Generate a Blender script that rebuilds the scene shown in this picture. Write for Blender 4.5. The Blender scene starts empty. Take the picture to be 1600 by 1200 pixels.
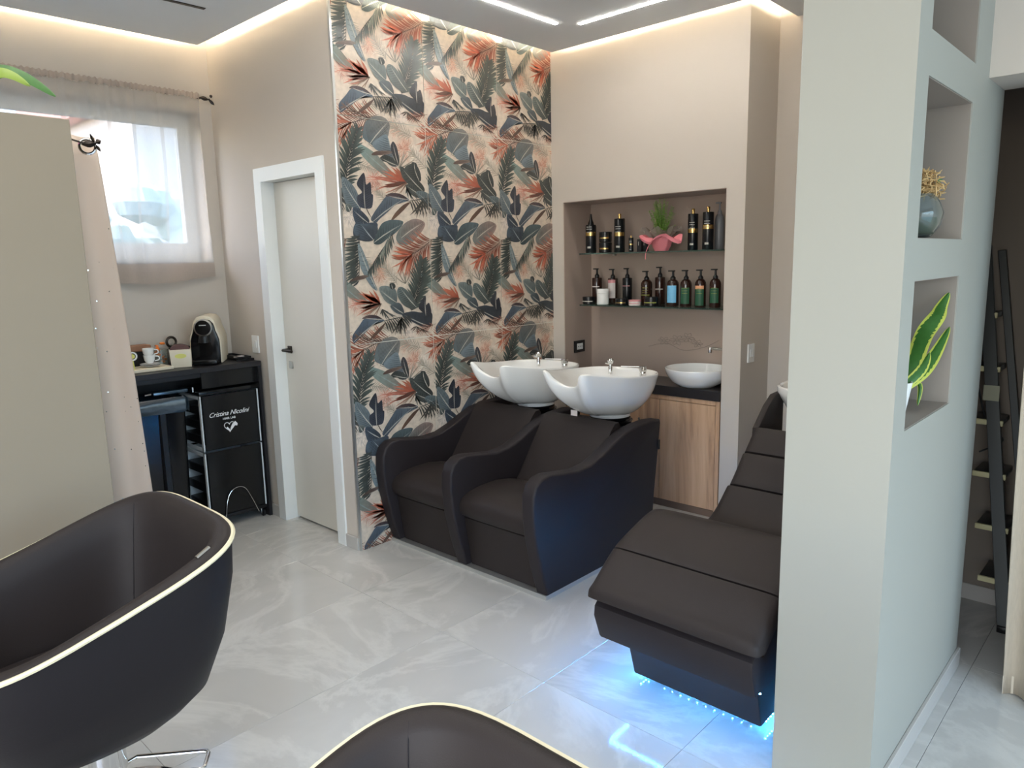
import bpy, bmesh, math, random
from mathutils import Vector, Matrix
random.seed(7)
S = bpy.context.scene
COL = S.collection
R_ = math.radians
PI = math.pi

# ------------------------------------------------------------------ camera
YAW, PITCH, ROLL, FPX = R_(43.18966), R_(9.59542), R_(-1.26925), 1137.27
fw = Vector((-math.sin(YAW)*math.cos(PITCH), math.cos(YAW)*math.cos(PITCH), -math.sin(PITCH)))
rt = fw.cross(Vector((0, 0, 1))).normalized(); up = rt.cross(fw)
c_, s_ = math.cos(ROLL), math.sin(ROLL)
cr = c_*rt + s_*up
cu = -s_*rt + c_*up
cam = bpy.data.cameras.new('camera'); cam.lens = 36*FPX/1600; cam.sensor_width = 36; cam.clip_start = .02
co = bpy.data.objects.new('camera', cam); COL.objects.link(co)
m3 = Matrix((cr, cu, -fw)).transposed()
co.matrix_world = Matrix.Translation((0, 0, 1.6)) @ m3.to_4x4()
S.camera = co

# ------------------------------------------------------------------ world, lights, exposure
w = bpy.data.worlds.new('world'); S.world = w; w.use_nodes = True
nt = w.node_tree; nt.nodes.clear()
sky = nt.nodes.new('ShaderNodeTexSky'); sky.sky_type = 'NISHITA'; sky.sun_disc = False
sky.sun_elevation = R_(50); sky.sun_rotation = R_(200); sky.air_density = 1.0; sky.dust_density = 2.0
bg = nt.nodes.new('ShaderNodeBackground'); bg.inputs[1].default_value = .80
wo = nt.nodes.new('ShaderNodeOutputWorld')
nt.links.new(sky.outputs[0], bg.inputs[0]); nt.links.new(bg.outputs[0], wo.inputs[0])

def area(name, loc, target, sx, sy, energy, color):
    l = bpy.data.lights.new(name, 'AREA'); l.shape = 'RECTANGLE'; l.size = sx; l.size_y = sy
    l.energy = energy; l.color = color
    o = bpy.data.objects.new(name, l); COL.objects.link(o); o.location = loc
    o.rotation_euler = (Vector(target)-Vector(loc)).to_track_quat('-Z', 'Y').to_euler()
    return o
area('daylight_shopfront', (2.5, .9, 1.35), (0, .9, 1.3), 3.4, 2.2, 50, (.52, .79, 1.0))
area('daylight_entrance', (.2, -2.5, 1.4), (.2, 0, 1.35), 3.6, 2.3, 50, (.95, .97, 1.0))
area('ceiling_fill', (-1.4, .3, 2.92), (-1.4, .3, 0), 3.2, 2.6, 30, (1.0, .95, .86))  # added broad fill lamp under the ceiling, no such fixture hangs there

S.view_settings.view_transform = 'Standard'
S.view_settings.look = 'None'
S.view_settings.gamma = 1
S.view_settings.use_curve_mapping = False
S.view_settings.exposure = 0.27

# ------------------------------------------------------------------ helpers
def lin(c):
    return tuple(((v/255)/12.92 if v/255 <= .04045 else ((v/255+.055)/1.055)**2.4) for v in c)

MATS = {}
def mat(name, rgb, rough=.5, metal=0, coat=0, noise=0, nscale=20, bump=0, bscale=200, emit=None, es=0, trans=0, alpha=1, sheen=0, spec=.5, ior=1.45):
    m = bpy.data.materials.new(name); m.use_nodes = True; MATS[name] = m
    n = m.node_tree.nodes; L = m.node_tree.links; b = n['Principled BSDF']
    col = (*lin(rgb), 1)
    b.inputs['Base Color'].default_value = col
    b.inputs['Roughness'].default_value = rough; b.inputs['Metallic'].default_value = metal
    b.inputs['Coat Weight'].default_value = coat; b.inputs['Coat Roughness'].default_value = .05
    b.inputs['Specular IOR Level'].default_value = spec; b.inputs['IOR'].default_value = ior
    b.inputs['Transmission Weight'].default_value = trans; b.inputs['Alpha'].default_value = alpha
    if sheen: b.inputs['Sheen Weight'].default_value = sheen
    tc = n.new('ShaderNodeTexCoord')
    if noise:
        t = n.new('ShaderNodeTexNoise'); t.inputs['Scale'].default_value = nscale; t.inputs['Detail'].default_value = 3
        L.new(tc.outputs['Object'], t.inputs['Vector'])
        mx = n.new('ShaderNodeMix'); mx.data_type = 'RGBA'
        mx.inputs['A'].default_value = (*[v*(1-noise) for v in col[:3]], 1)
        mx.inputs['B'].default_value = (*[min(1, v*(1+noise)) for v in col[:3]], 1)
        L.new(t.outputs['Fac'], mx.inputs['Factor']); L.new(mx.outputs['Result'], b.inputs['Base Color'])
    if bump:
        t = n.new('ShaderNodeTexNoise'); t.inputs['Scale'].default_value = bscale; t.inputs['Detail'].default_value = 2
        L.new(tc.outputs['Object'], t.inputs['Vector'])
        bp = n.new('ShaderNodeBump'); bp.inputs['Strength'].default_value = bump; bp.inputs['Distance'].default_value = .002
        L.new(t.outputs['Fac'], bp.inputs['Height']); L.new(bp.outputs['Normal'], b.inputs['Normal'])
    if emit:
        b.inputs['Emission Color'].default_value = (*emit, 1); b.inputs['Emission Strength'].default_value = es
    return m

WALL = mat('wall_paint', (199, 190, 179), .75, bump=.08, bscale=90, noise=.015, nscale=3)
PILLAR = mat('pillar_paint', (163, 162, 153), .6, bump=.05, bscale=80, noise=.01, nscale=3)
CEIL = mat('ceiling_paint', (226, 229, 229), .8, noise=.01, nscale=2)
WHITE = mat('white_lacquer', (232, 233, 230), .35)
TAUPE = mat('taupe_paint', (172, 154, 142), .45, noise=.02, nscale=4)
PANELM = mat('partition_paint', (144, 133, 116), .7, noise=.02, nscale=3)
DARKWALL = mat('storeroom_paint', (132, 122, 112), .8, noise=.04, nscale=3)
BASEB = mat('baseboard_tile', (186, 182, 176), .25)
LEATHER = mat('brown_leather', (46, 40, 39), .5, bump=.25, bscale=420, noise=.05, nscale=6, spec=.28)
LEATHER2 = mat('dark_leather', (41, 36, 38), .5, bump=.2, bscale=420, noise=.05, nscale=6, spec=.28)
LEATHER3 = mat('charcoal_leather', (35, 32, 34), .5, bump=.2, bscale=420, noise=.04, nscale=6, spec=.18)
PIPING = mat('cream_piping', (236, 224, 190), .4)
CHROME = mat('chrome', (225, 225, 225), .08, 1)
STEEL = mat('brushed_steel', (190, 188, 184), .3, 1)
ALU = mat('aluminium_trim', (205, 205, 202), .3, .8)
DARKMETAL = mat('dark_metal', (62, 56, 52), .35, .9)
BLACK = mat('black_plastic', (20, 20, 22), .35)
BLACKG = mat('black_gloss', (14, 15, 17), .16)
BLACKM = mat('black_laminate', (34, 33, 36), .4, noise=.05)
TOPM = mat('dark_worktop', (48, 45, 46), .3, noise=.08, nscale=30)
CERAMIC = mat('white_ceramic', (243, 242, 238), .12, coat=.6)
GLASSM = mat('shelf_glass', (150, 190, 178), .03, trans=.92, ior=1.5)
VASEG = mat('clear_glass', (225, 235, 235), .02, trans=.95, ior=1.45)
PANE = mat('window_glass', (250, 252, 255), .0, trans=1, ior=1.01)
GOLD = mat('gold_cap', (226, 190, 120), .25, 1)
BOTTLE = mat('black_bottle', (22, 24, 27), .22)
AMBER = mat('brown_bottle', (48, 26, 20), .15, coat=.3)
GREYB = mat('grey_bottle', (120, 120, 124), .35)
PINK = mat('pink_wrap', (226, 132, 140), .6, bump=.3, bscale=60)
PINKP = mat('pink_pot', (240, 150, 200), .35)
SILK = mat('fern_green', (140, 184, 84), .6)
LEAFG = mat('leaf_green', (56, 104, 40), .4, noise=.25, nscale=60)
LEAFY = mat('leaf_yellow_edge', (190, 196, 84), .45)
STRAW = mat('straw', (206, 172, 120), .8)
LBLW = mat('label_white', (224, 214, 210), .5)
LBLP = mat('label_pink', (216, 150, 152), .5)
LBLB = mat('label_blue', (120, 186, 222), .5)
LBLG = mat('label_green', (38, 84, 60), .5)
LBLO = mat('label_orange', (222, 160, 120), .5)
LBLY = mat('label_olive', (140, 142, 70), .5)
PRINT = mat('pale_print', (180, 176, 168), .5)
WHITEP = mat('white_plastic', (235, 235, 232), .35)
PAPERB = mat('brown_box', (150, 108, 82), .6)
CREAM = mat('cream_box', (222, 212, 190), .5)
ORANGE = mat('orange_wrapper', (238, 130, 50), .4)
YELLOWL = mat('yellow_badge', (222, 218, 120), .5)
CARTW = mat('white_cart_frame', (214, 220, 224), .4)
BAGM = mat('black_bag', (30, 42, 50), .18, bump=.6, bscale=25)
TAPE = mat('grey_tape', (150, 150, 130), .5)
RUNG = mat('pale_step_edge', (196, 190, 150), .6)
LADDER = mat('ladder_metal', (72, 74, 74), .35, .7)
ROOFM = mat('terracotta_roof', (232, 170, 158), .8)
FACADE = mat('pale_facade', (242, 232, 222), .8)  # brightened so the house looks overexposed, glare put into the colour
SHRUBM = mat('bleached_shrub', (190, 208, 200), .8)  # green bleached pale and bluish, outdoor glare put into the colour
def emis(name, rgb, st):
    m = bpy.data.materials.new(name); m.use_nodes = True; n = m.node_tree.nodes; n.clear()
    e = n.new('ShaderNodeEmission'); e.inputs[0].default_value = (*rgb, 1); e.inputs[1].default_value = st
    o = n.new('ShaderNodeOutputMaterial'); m.node_tree.links.new(e.outputs[0], o.inputs[0]); return m
LEDW = emis('warm_led', (1.0, .88, .70), 92)
LINEW = emis('line_led', (1.0, .95, .88), 56)
LEDB = emis('blue_led', (.045, .36, 1.0), 300)

def wood():
    m = bpy.data.materials.new('oak_wood'); m.use_nodes = True; n = m.node_tree.nodes; L = m.node_tree.links; b = n['Principled BSDF']
    tc = n.new('ShaderNodeTexCoord'); mp = n.new('ShaderNodeMapping'); mp.inputs['Scale'].default_value = (7, 7, .55)
    L.new(tc.outputs['Object'], mp.inputs[0])
    t = n.new('ShaderNodeTexNoise'); t.inputs['Scale'].default_value = 1.6; t.inputs['Detail'].default_value = 8; t.inputs['Roughness'].default_value = .65; t.inputs['Distortion'].default_value = .6
    L.new(mp.outputs[0], t.inputs['Vector'])
    r = n.new('ShaderNodeValToRGB'); r.color_ramp.elements[0].position = .28; r.color_ramp.elements[1].position = .72
    r.color_ramp.elements[0].color = (*lin((140, 108, 82)), 1); r.color_ramp.elements[1].color = (*lin((222, 186, 150)), 1)
    e = r.color_ramp.elements.new(.5); e.color = (*lin((202, 162, 128)), 1)
    L.new(t.outputs['Fac'], r.inputs[0]); L.new(r.outputs[0], b.inputs['Base Color']); b.inputs['Roughness'].default_value = .5
    return m
WOOD = wood()

def marble():
    m = bpy.data.materials.new('grey_marble_tile'); m.use_nodes = True; n = m.node_tree.nodes; L = m.node_tree.links; b = n['Principled BSDF']
    g = n.new('ShaderNodeNewGeometry'); oi = n.new('ShaderNodeObjectInfo')
    cmb = n.new('ShaderNodeVectorMath'); cmb.operation = 'MULTIPLY_ADD'
    cmb.inputs[1].default_value = (1, 1, 1)
    sc = n.new('ShaderNodeVectorMath'); sc.operation = 'SCALE'; sc.inputs[0].default_value = (.9, 1.3, .4)
    L.new(oi.outputs['Random'], sc.inputs['Scale'])
    L.new(g.outputs['Position'], cmb.inputs[0]); L.new(sc.outputs[0], cmb.inputs[2])
    t1 = n.new('ShaderNodeTexNoise'); t1.inputs['Scale'].default_value = 1.3; t1.inputs['Detail'].default_value = 6; t1.inputs['Distortion'].default_value = .9
    t2 = n.new('ShaderNodeTexNoise'); t2.inputs['Scale'].default_value = 1.1; t2.inputs['Detail'].default_value = 7; t2.inputs['Distortion'].default_value = 1.6; t2.inputs['Roughness'].default_value = .6
    L.new(cmb.outputs[0], t1.inputs['Vector']); L.new(cmb.outputs[0], t2.inputs['Vector'])
    r1 = n.new('ShaderNodeValToRGB'); r1.color_ramp.elements[0].position = .35; r1.color_ramp.elements[1].position = .7
    r1.color_ramp.elements[0].color = (*lin((186, 184, 179)), 1); r1.color_ramp.elements[1].color = (*lin((200, 198, 193)), 1)
    L.new(t1.outputs['Fac'], r1.inputs[0])
    r2 = n.new('ShaderNodeValToRGB'); r2.color_ramp.elements[0].position = .45; r2.color_ramp.elements[1].position = .55
    r2.color_ramp.elements[0].color = (0, 0, 0, 1); r2.color_ramp.elements[1].color = (0, 0, 0, 1)
    e = r2.color_ramp.elements.new(.5); e.color = (.5, .5, .5, 1)
    L.new(t2.outputs['Fac'], r2.inputs[0])
    mx = n.new('ShaderNodeMix'); mx.data_type = 'RGBA'; mx.inputs['B'].default_value = (*lin((218, 216, 210)), 1)
    L.new(r2.outputs[0], mx.inputs['Factor']); L.new(r1.outputs[0], mx.inputs['A']); L.new(mx.outputs['Result'], b.inputs['Base Color'])
    b.inputs['Roughness'].default_value = .09; b.inputs['Specular IOR Level'].default_value = .5
    return m
MARBLE = marble()

def cloth(name, rgb, alpha, weave=500, transl=.5, glitter=False):
    m = bpy.data.materials.new(name); m.use_nodes = True; n = m.node_tree.nodes; L = m.node_tree.links; n.clear()
    o = n.new('ShaderNodeOutputMaterial'); d = n.new('ShaderNodeBsdfDiffuse'); t = n.new('ShaderNodeBsdfTranslucent'); tr = n.new('ShaderNodeBsdfTransparent')
    d.inputs[0].default_value = (*lin(rgb), 1); t.inputs[0].default_value = (*lin(rgb), 1)
    m1 = n.new('ShaderNodeMixShader'); m1.inputs[0].default_value = transl; L.new(d.outputs[0], m1.inputs[1]); L.new(t.outputs[0], m1.inputs[2])
    last = m1
    tc = n.new('ShaderNodeTexCoord')
    if glitter:
        v = n.new('ShaderNodeTexVoronoi'); v.inputs['Scale'].default_value = 26; L.new(tc.outputs['Object'], v.inputs['Vector'])
        lt = n.new('ShaderNodeMath'); lt.operation = 'LESS_THAN'; lt.inputs[1].default_value = .07; L.new(v.outputs['Distance'], lt.inputs[0])
        gl = n.new('ShaderNodeBsdfGlossy'); gl.inputs['Roughness'].default_value = .25
        mg = n.new('ShaderNodeMixShader'); L.new(lt.outputs[0], mg.inputs[0]); L.new(last.outputs[0], mg.inputs[1]); L.new(gl.outputs[0], mg.inputs[2]); last = mg
    else:
        nz = n.new('ShaderNodeTexNoise'); nz.inputs['Scale'].default_value = weave
        mp = n.new('ShaderNodeMapping'); mp.inputs['Scale'].default_value = (1, 1, .12); L.new(tc.outputs['Object'], mp.inputs[0]); L.new(mp.outputs[0], nz.inputs['Vector'])
        hs = n.new('ShaderNodeMix'); hs.data_type = 'RGBA'; hs.inputs['A'].default_value = (*[v*.85 for v in lin(rgb)], 1); hs.inputs['B'].default_value = (*[min(1, v*1.12) for v in lin(rgb)], 1)
        L.new(nz.outputs['Fac'], hs.inputs['Factor']); L.new(hs.outputs['Result'], d.inputs[0])
    if alpha < 1:
        m2 = n.new('ShaderNodeMixShader'); m2.inputs[0].default_value = alpha; L.new(tr.outputs[0], m2.inputs[1]); L.new(last.outputs[0], m2.inputs[2]); last = m2
    L.new(last.outputs[0], o.inputs[0]); return m
SHEER = cloth('sheer_voile', (228, 222, 214), .42, transl=.6)
HEMM = cloth('sheer_hem', (190, 176, 164), .93, transl=.25)
CURT = cloth('glitter_curtain', (216, 198, 182), 1, transl=.2, glitter=True)
LINEN = cloth('linen_curtain', (196, 184, 166), 1, weave=260, transl=.15)
NETM = cloth('net_wrap', (170, 160, 150), .55, transl=.4)

class MB:
    def __init__(s): s.bm = bmesh.new()
    def _add(s, verts, faces, M=None):
        vs = [s.bm.verts.new((M @ Vector(v)) if M else v) for v in verts]
        out = []
        for f in faces:
            try: out.append(s.bm.faces.new([vs[i] for i in f]))
            except ValueError: pass
        return vs, out
    def box(s, a, b, bev=0, seg=2, M=None):
        x0, y0, z0 = a; x1, y1, z1 = b
        V = [(x0,y0,z0),(x1,y0,z0),(x1,y1,z0),(x0,y1,z0),(x0,y0,z1),(x1,y0,z1),(x1,y1,z1),(x0,y1,z1)]
        F = [(0,3,2,1),(4,5,6,7),(0,1,5,4),(1,2,6,5),(2,3,7,6),(3,0,4,7)]
        if bev:
            t = bmesh.new(); vs = [t.verts.new(v) for v in V]
            for f in F: t.faces.new([vs[i] for i in f])
            bmesh.ops.bevel(t, geom=t.edges[:], offset=bev, segments=seg, profile=.5, affect='EDGES')
            t.verts.index_update()
            s._add([v.co.copy() for v in t.verts], [[v.index for v in f.verts] for f in t.faces], M); t.free()
        else: s._add(V, F, M)
        return s
    def lathe(s, prof, c=(0,0,0), n=24, M=None, cap=True):
        V = []; F = []
        for r, z in prof:
            for i in range(n):
                a = 2*PI*i/n; V.append((c[0]+r*math.cos(a), c[1]+r*math.sin(a), c[2]+z))
        k = len(prof)
        for j in range(k-1):
            for i in range(n):
                F.append((j*n+i, j*n+(i+1)%n, (j+1)*n+(i+1)%n, (j+1)*n+i))
        if cap:
            if prof[0][0] > 1e-6: F.append(tuple(reversed(range(n))))
            if prof[-1][0] > 1e-6: F.append(tuple(range((k-1)*n, k*n)))
        s._add(V, F, M); return s
    def tube(s, pts, r, n=8, closed=False, M=None):
        P = [Vector(p) for p in pts]; k = len(P); V = []; F = []
        rr = r if isinstance(r, (list, tuple)) else [r]*k
        t0 = (P[1]-P[0]).normalized(); a = Vector((0,0,1)) if abs(t0.z) < .9 else Vector((1,0,0))
        u = t0.cross(a).normalized()
        for i in range(k):
            if closed: t = (P[(i+1)%k]-P[i-1])
            else: t = P[min(i+1,k-1)]-P[max(i-1,0)]
            t = t.normalized() if t.length > 0 else t0
            u = (u - t*u.dot(t)).normalized(); w_ = t.cross(u)
            for j in range(n):
                an = 2*PI*j/n; V.append(P[i]+(u*math.cos(an)+w_*math.sin(an))*rr[i])
        m = k if closed else k-1
        for i in range(m):
            for j in range(n):
                F.append((i*n+j, i*n+(j+1)%n, ((i+1)%k)*n+(j+1)%n, ((i+1)%k)*n+j))
        if not closed: F.append(tuple(reversed(range(n)))); F.append(tuple(range((k-1)*n, k*n)))
        s._add(V, F, M); return s
    def prism(s, poly, axis, a, b, bev=0, seg=2, M=None):
        # poly: 2D points; axis 0 -> (y,z) along x, 1 -> (x,z) along y, 2 -> (x,y) along z
        def v3(p, t): return {0:(t,p[0],p[1]), 1:(p[0],t,p[1]), 2:(p[0],p[1],t)}[axis]
        n = len(poly); t = bmesh.new()
        va = [t.verts.new(v3(p,a)) for p in poly]; vb = [t.verts.new(v3(p,b)) for p in poly]
        fa = t.faces.new(list(reversed(va))); fb = t.faces.new(vb)
        for i in range(n): t.faces.new((va[i], va[(i+1)%n], vb[(i+1)%n], vb[i]))
        bmesh.ops.recalc_face_normals(t, faces=t.faces[:])
        if bev:
            ed = list(set(fa.edges[:]+fb.edges[:]))
            bmesh.ops.bevel(t, geom=ed, offset=bev, segments=seg, profile=.5, affect='EDGES')
        t.verts.index_update()
        s._add([v.co.copy() for v in t.verts], [[v.index for v in f.verts] for f in t.faces], M); t.free(); return s
    def rings(s, rings, closed=True, cap0=False, cap1=False, M=None):
        n = len(rings[0]); V = [p for r in rings for p in r]; F = []
        for j in range(len(rings)-1):
            for i in range(n if closed else n-1):
                F.append((j*n+i, j*n+(i+1)%n, (j+1)*n+(i+1)%n, (j+1)*n+i))
        if cap0: F.append(tuple(reversed(range(n))))
        if cap1: F.append(tuple(range((len(rings)-1)*n, len(rings)*n)))
        s._add(V, F, M); return s
    def poly(s, pts): s._add(pts, [tuple(range(len(pts)))]); return s
    def build(s, name, material, parent=None, smooth=True, angle=38, recalc=True, **kw):
        if recalc: bmesh.ops.recalc_face_normals(s.bm, faces=s.bm.faces[:])
        if smooth:
            for f in s.bm.faces: f.smooth = True
            for e in s.bm.edges:
                if len(e.link_faces) == 2 and e.calc_face_angle(0) > R_(angle): e.smooth = False
        me = bpy.data.meshes.new(name); s.bm.to_mesh(me); s.bm.free()
        if material: me.materials.append(material)
        return link(name, me, parent, **kw)

def link(name, me, parent=None, label=None, cat=None, group=None, kind=None):
    o = bpy.data.objects.new(name, me); COL.objects.link(o)
    if parent is not None:
        o.parent = parent
        if parent.type == 'EMPTY' and parent.get('_w'): o.location = -Vector(parent['_w'])
    tag(o, label, cat, group, kind); return o
def tag(o, label=None, cat=None, group=None, kind=None):
    if label: o['label'] = label
    if cat: o['category'] = cat
    if group: o['group'] = group
    if kind: o['kind'] = kind
ROOTS = []
def thing(name, label, cat, base=(0,0,0), group=None, world=True, kind=None):
    o = bpy.data.objects.new(name, None); COL.objects.link(o); o.location = base; o.empty_display_size = .1
    if world: o['_w'] = tuple(base); ROOTS.append(o)
    tag(o, label, cat, group, kind); return o
def struct(name, mb, m, label=None, parent=None, smooth=False):
    o = mb.build(name, m, parent, smooth=smooth)
    if parent is None: o['kind'] = 'structure'
    if label: o['label'] = label
    return o
def dup(o, parent=None, loc=None):
    c = o.copy(); COL.objects.link(c); c.parent = parent
    if loc is not None: c.location = loc
    for ch in list(o.children): dup(ch, c)
    return c
CAM = Vector((0, 0, 1.6))
def at(px, py, axis, val):
    v = (px-800)/FPX*cr - (py-600)/FPX*cu + fw
    t = (val-CAM[axis])/v[axis]; return CAM + v*t
def arc(cx, cy, r, a0, a1, n):
    return [(cx+r*math.cos(R_(a0+(a1-a0)*i/n)), cy+r*math.sin(R_(a0+(a1-a0)*i/n))) for i in range(n+1)]
def smoothpts(P, sub=4, closed=False):
    P = [Vector(p) for p in P]; n = len(P); out = []
    rng = n if closed else n-1
    for i in range(rng):
        p0 = P[i-1] if (closed or i > 0) else P[i]; p1 = P[i]; p2 = P[(i+1)%n]; p3 = P[(i+2)%n] if (closed or i+2 < n) else P[-1]
        for j in range(sub):
            t = j/sub
            out.append(.5*((2*p1)+(p2-p0)*t+(2*p0-5*p1+4*p2-p3)*t*t+(3*p1-p0-3*p2+p3)*t**3))
    if not closed: out.append(P[-1])
    return out

# ------------------------------------------------------------------ the room
XW, YD, XT, YN, XS, YB = -4.67, 2.25, -3.313, 3.971, -1.9, 4.35
ZC, ZP = 3.12, 2.93   # upper slab, lowered panel underside
XP0, XP1, YP0, YP1 = -.83, -.547, 2.04, 3.083
# floor with single tiles
fl = MB().box((-4.97, -2.75, -.06), (2.75, 4.6, -.012))
floor = struct('floor', fl, mat('grout', (186, 184, 178), .7), 'light grey polished stone-look tile floor')
tm = None
xs = [-4.655+.594*i for i in range(13)]; ys = [-2.77+1.178*i for i in range(7)]
for x in xs:
    for y in ys:
        if tm is None:
            b = MB().box((0, 0, -.011), (.5928, 1.1768, 0), .0008, 1); o = b.build('floor_tile', MARBLE, floor, smooth=False); tm = o.data
        else: o = link('floor_tile', tm, floor)
        o.location = (x, y, 0)

# window wall
b = MB(); W0, W1, WZ0, WZ1 = .3, 2.17, 1.64, 2.56
b.box((-4.97, -2.7, -.05), (XW, 2.45, WZ0)); b.box((-4.97, -2.7, WZ1), (XW, 2.45, 3.3))
b.box((-4.97, -2.7, WZ0), (XW, W0, WZ1)); b.box((-4.97, W1, WZ0), (XW, 2.45, WZ1))
struct('wall_left', b, WALL, 'greige painted wall with the curtained window')
# door wall
D0, D1, DZ = -4.115, -3.505, 2.105
b = MB(); b.box((XW, YD, -.05), (D0, YD+.16, 3.3)); b.box((D1, YD, -.05), (XT-.006, YD+.16, 3.3)); b.box((D0, YD, DZ), (D1, YD+.16, 3.3))
b.box((XW, YD+.3, -.05), (D1, YD+.36, 3.3))
struct('wall_door_side', b, WALL, 'greige painted wall with the white door')
# tiled wall
b = MB(); b.box((D1, YD+.16, -.05), (XT-.0035, 4.3, 3.3))
wt = struct('wall_tiled', b, mat('white_grout', (240, 236, 224), .6), 'feature wall clad in tall printed botanical tiles')
# niche wall
NX0, NX1, NZ1, NYB = -3.213, -2.015, 1.985, 4.291
b = MB(); b.box((XT-.01, YN, -.05), (NX0, 4.5, 3.3)); b.box((NX0, YN, NZ1), (NX1, 4.5, 3.3)); b.box((NX1, YN, -.05), (XS, 4.5, 3.3)); b.box((NX0, NYB+.002, -.05), (NX1, 4.5, NZ1))
struct('wall_back', b, WALL, 'greige wall around the product niche')
b = MB(); b.box((NX0, NYB-.008, 0), (NX1, NYB+.001, NZ1)); b.box((NX0, YN+.004, 0), (NX0+.004, NYB-.008, NZ1)); b.box((NX1-.004, YN+.004, 0), (NX1, NYB-.008, NZ1)); b.box((NX0+.004, YN+.004, NZ1-.004), (NX1-.004, NYB-.008, NZ1))
tn = struct('trim_1', b, TAUPE, 'dark taupe lining of the product niche')
b = MB(); b.box((XS, YB, -.05), (-.75, 4.5, 3.3)); struct('wall_rear_right', b, WALL, 'greige wall behind the lounger')
# pillar with three niches
PY0, PY1 = 2.148, 2.64; PNZ = [(1.116, 1.524), (1.635, 2.04), (2.15, 2.56)]; XN = XP0+.035
b = MB(); b.box((XP0, YP0, -.05), (XN, YP1, 3.3)); b.box((XN, YP0, -.05), (XP1, PY0, 3.3)); b.box((XN, PY1, -.05), (XP1, YP1, 3.3))
z = -.05
for z0, z1 in PNZ: b.box((XN, PY0, z), (XP1, PY1, z0)); z = z1
b.box((XN, PY0, z), (XP1, PY1, 3.3))
pil = struct('pillar', b, PILLAR, 'thick pale pillar with three stacked display niches')
b = MB(); e = .002
for z0, z1 in PNZ:
    b.box((XN, PY0, z0), (XN+e, PY1, z1)); b.box((XN+e, PY0, z0), (XP1-.004, PY0+e, z1)); b.box((XN+e, PY1-e, z0), (XP1-.004, PY1, z1))
    b.box((XN+e, PY0+e, z0), (XP1-.004, PY1-e, z0+e)); b.box((XN+e, PY0+e, z1-e), (XP1-.004, PY1-e, z1))
struct('niche_lining', b, mat('niche_taupe', (150, 140, 130), .6), 'taupe painted inside of the pillar niches', pil)
# beam over the doorway, storeroom
b = MB(); b.box((XP1, 2.83, 2.14), (.55, YP1, 3.3)); b.box((.55, 2.83, -.05), (2.75, YP1, 3.3)); struct('wall_beam', b, WALL, 'wall and beam over the curtained doorway')
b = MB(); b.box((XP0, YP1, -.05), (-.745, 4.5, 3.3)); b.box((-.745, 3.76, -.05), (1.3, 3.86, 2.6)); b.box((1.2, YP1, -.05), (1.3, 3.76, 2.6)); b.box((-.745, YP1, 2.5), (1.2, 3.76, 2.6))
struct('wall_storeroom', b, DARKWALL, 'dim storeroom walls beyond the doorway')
# shopfront walls behind the camera and to the right, with big openings
b = MB(); b.box((2.6, -2.7, -.05), (2.75, -.9, 3.3)); b.box((2.6, 2.7, -.05), (2.75, 2.83, 3.3)); b.box((2.6, -.9, 2.5), (2.75, 2.7, 3.3)); struct('wall_right', b, WALL)
b = MB(); b.box((-4.97, -2.85, -.05), (-1.7, -2.7, 3.3)); b.box((2.1, -2.85, -.05), (2.75, -2.7, 3.3)); b.box((-1.7, -2.85, 2.6), (2.1, -2.7, 3.3)); struct('wall_front', b, WALL)
for nm, a, c in (('window_2', (2.66, -.9, 0), (2.7, 2.7, 2.5)), ('window_3', (-1.7, -2.8, 0), (2.1, -2.76, 2.6))):
    t = thing(nm, None, None, a, kind='structure'); x0,y0,z0 = a; x1,y1,z1 = c
    b = MB(); ax = 0 if x1-x0 > 1 else 1
    for k in range(4):
        f = k/3
        if ax: yy = y0+(y1-y0-.06)*f; b.box((x0, yy, 0), (x1, yy+.06, z1))
        else: xx = x0+(x1-x0-.06)*f; b.box((xx, y0, 0), (xx+.06, y1, z1))
    b.box((x0, y0, z1-.06), (x1, y1, z1)); b.box((x0, y0, 0), (x1, y1, .06)); b.build('window_frame', WHITE, t, smooth=False)
# ceiling slab and lowered panel
b = MB().box((-4.97, -2.85, ZC), (2.75, 4.5, ZC+.12)); ceil = struct('ceiling', b, mat('ceiling_white', (228, 222, 212), .8), 'white upper ceiling above the lowered panel')
g = .1; b = MB(); zt = ZP+.035
b.box((XW+g, -2.6, ZP), (XT+g, YD-g, zt)); b.box((XT+g, -2.6, ZP), (XS+g, YN-g, zt)); b.box((XS+g, -2.6, ZP), (XP0, YB, zt))
b.box((XP0, -2.6, ZP), (2.5, YP0, zt)); b.box((XP1, YP0, ZP), (2.5, 2.83, zt))
struct('ceiling_panel', b, CEIL, 'lowered grey ceiling panel with lit edges', ceil)
# warm led strips lying on the panel edges
for i, (a, c) in enumerate([((XW+.03+g, -2.5), (XW+.05+g, YD-g-.03)), ((XW+g+.03, YD-g-.05), (XT+g, YD-g-.03)), ((XT+g+.03, YD-g), (XT+g+.05, YN-g-.03)), ((XT+g+.03, YN-g-.05), (XS+g-.0, YN-g-.03)), ((XS+g+.03, YN-g), (XS+g+.05, YB-.02))]):
    b = MB().box((*a, zt+.001), (*c, zt+.012)); b.build('led_strip', LEDW, None, smooth=False,
        label='warm light strip hidden in the ceiling gap '+['over the curtained window', 'over the white door', 'over the printed tiles', 'over the product niche', 'over the rear corner by the light switch'][i], cat='light')
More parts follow.
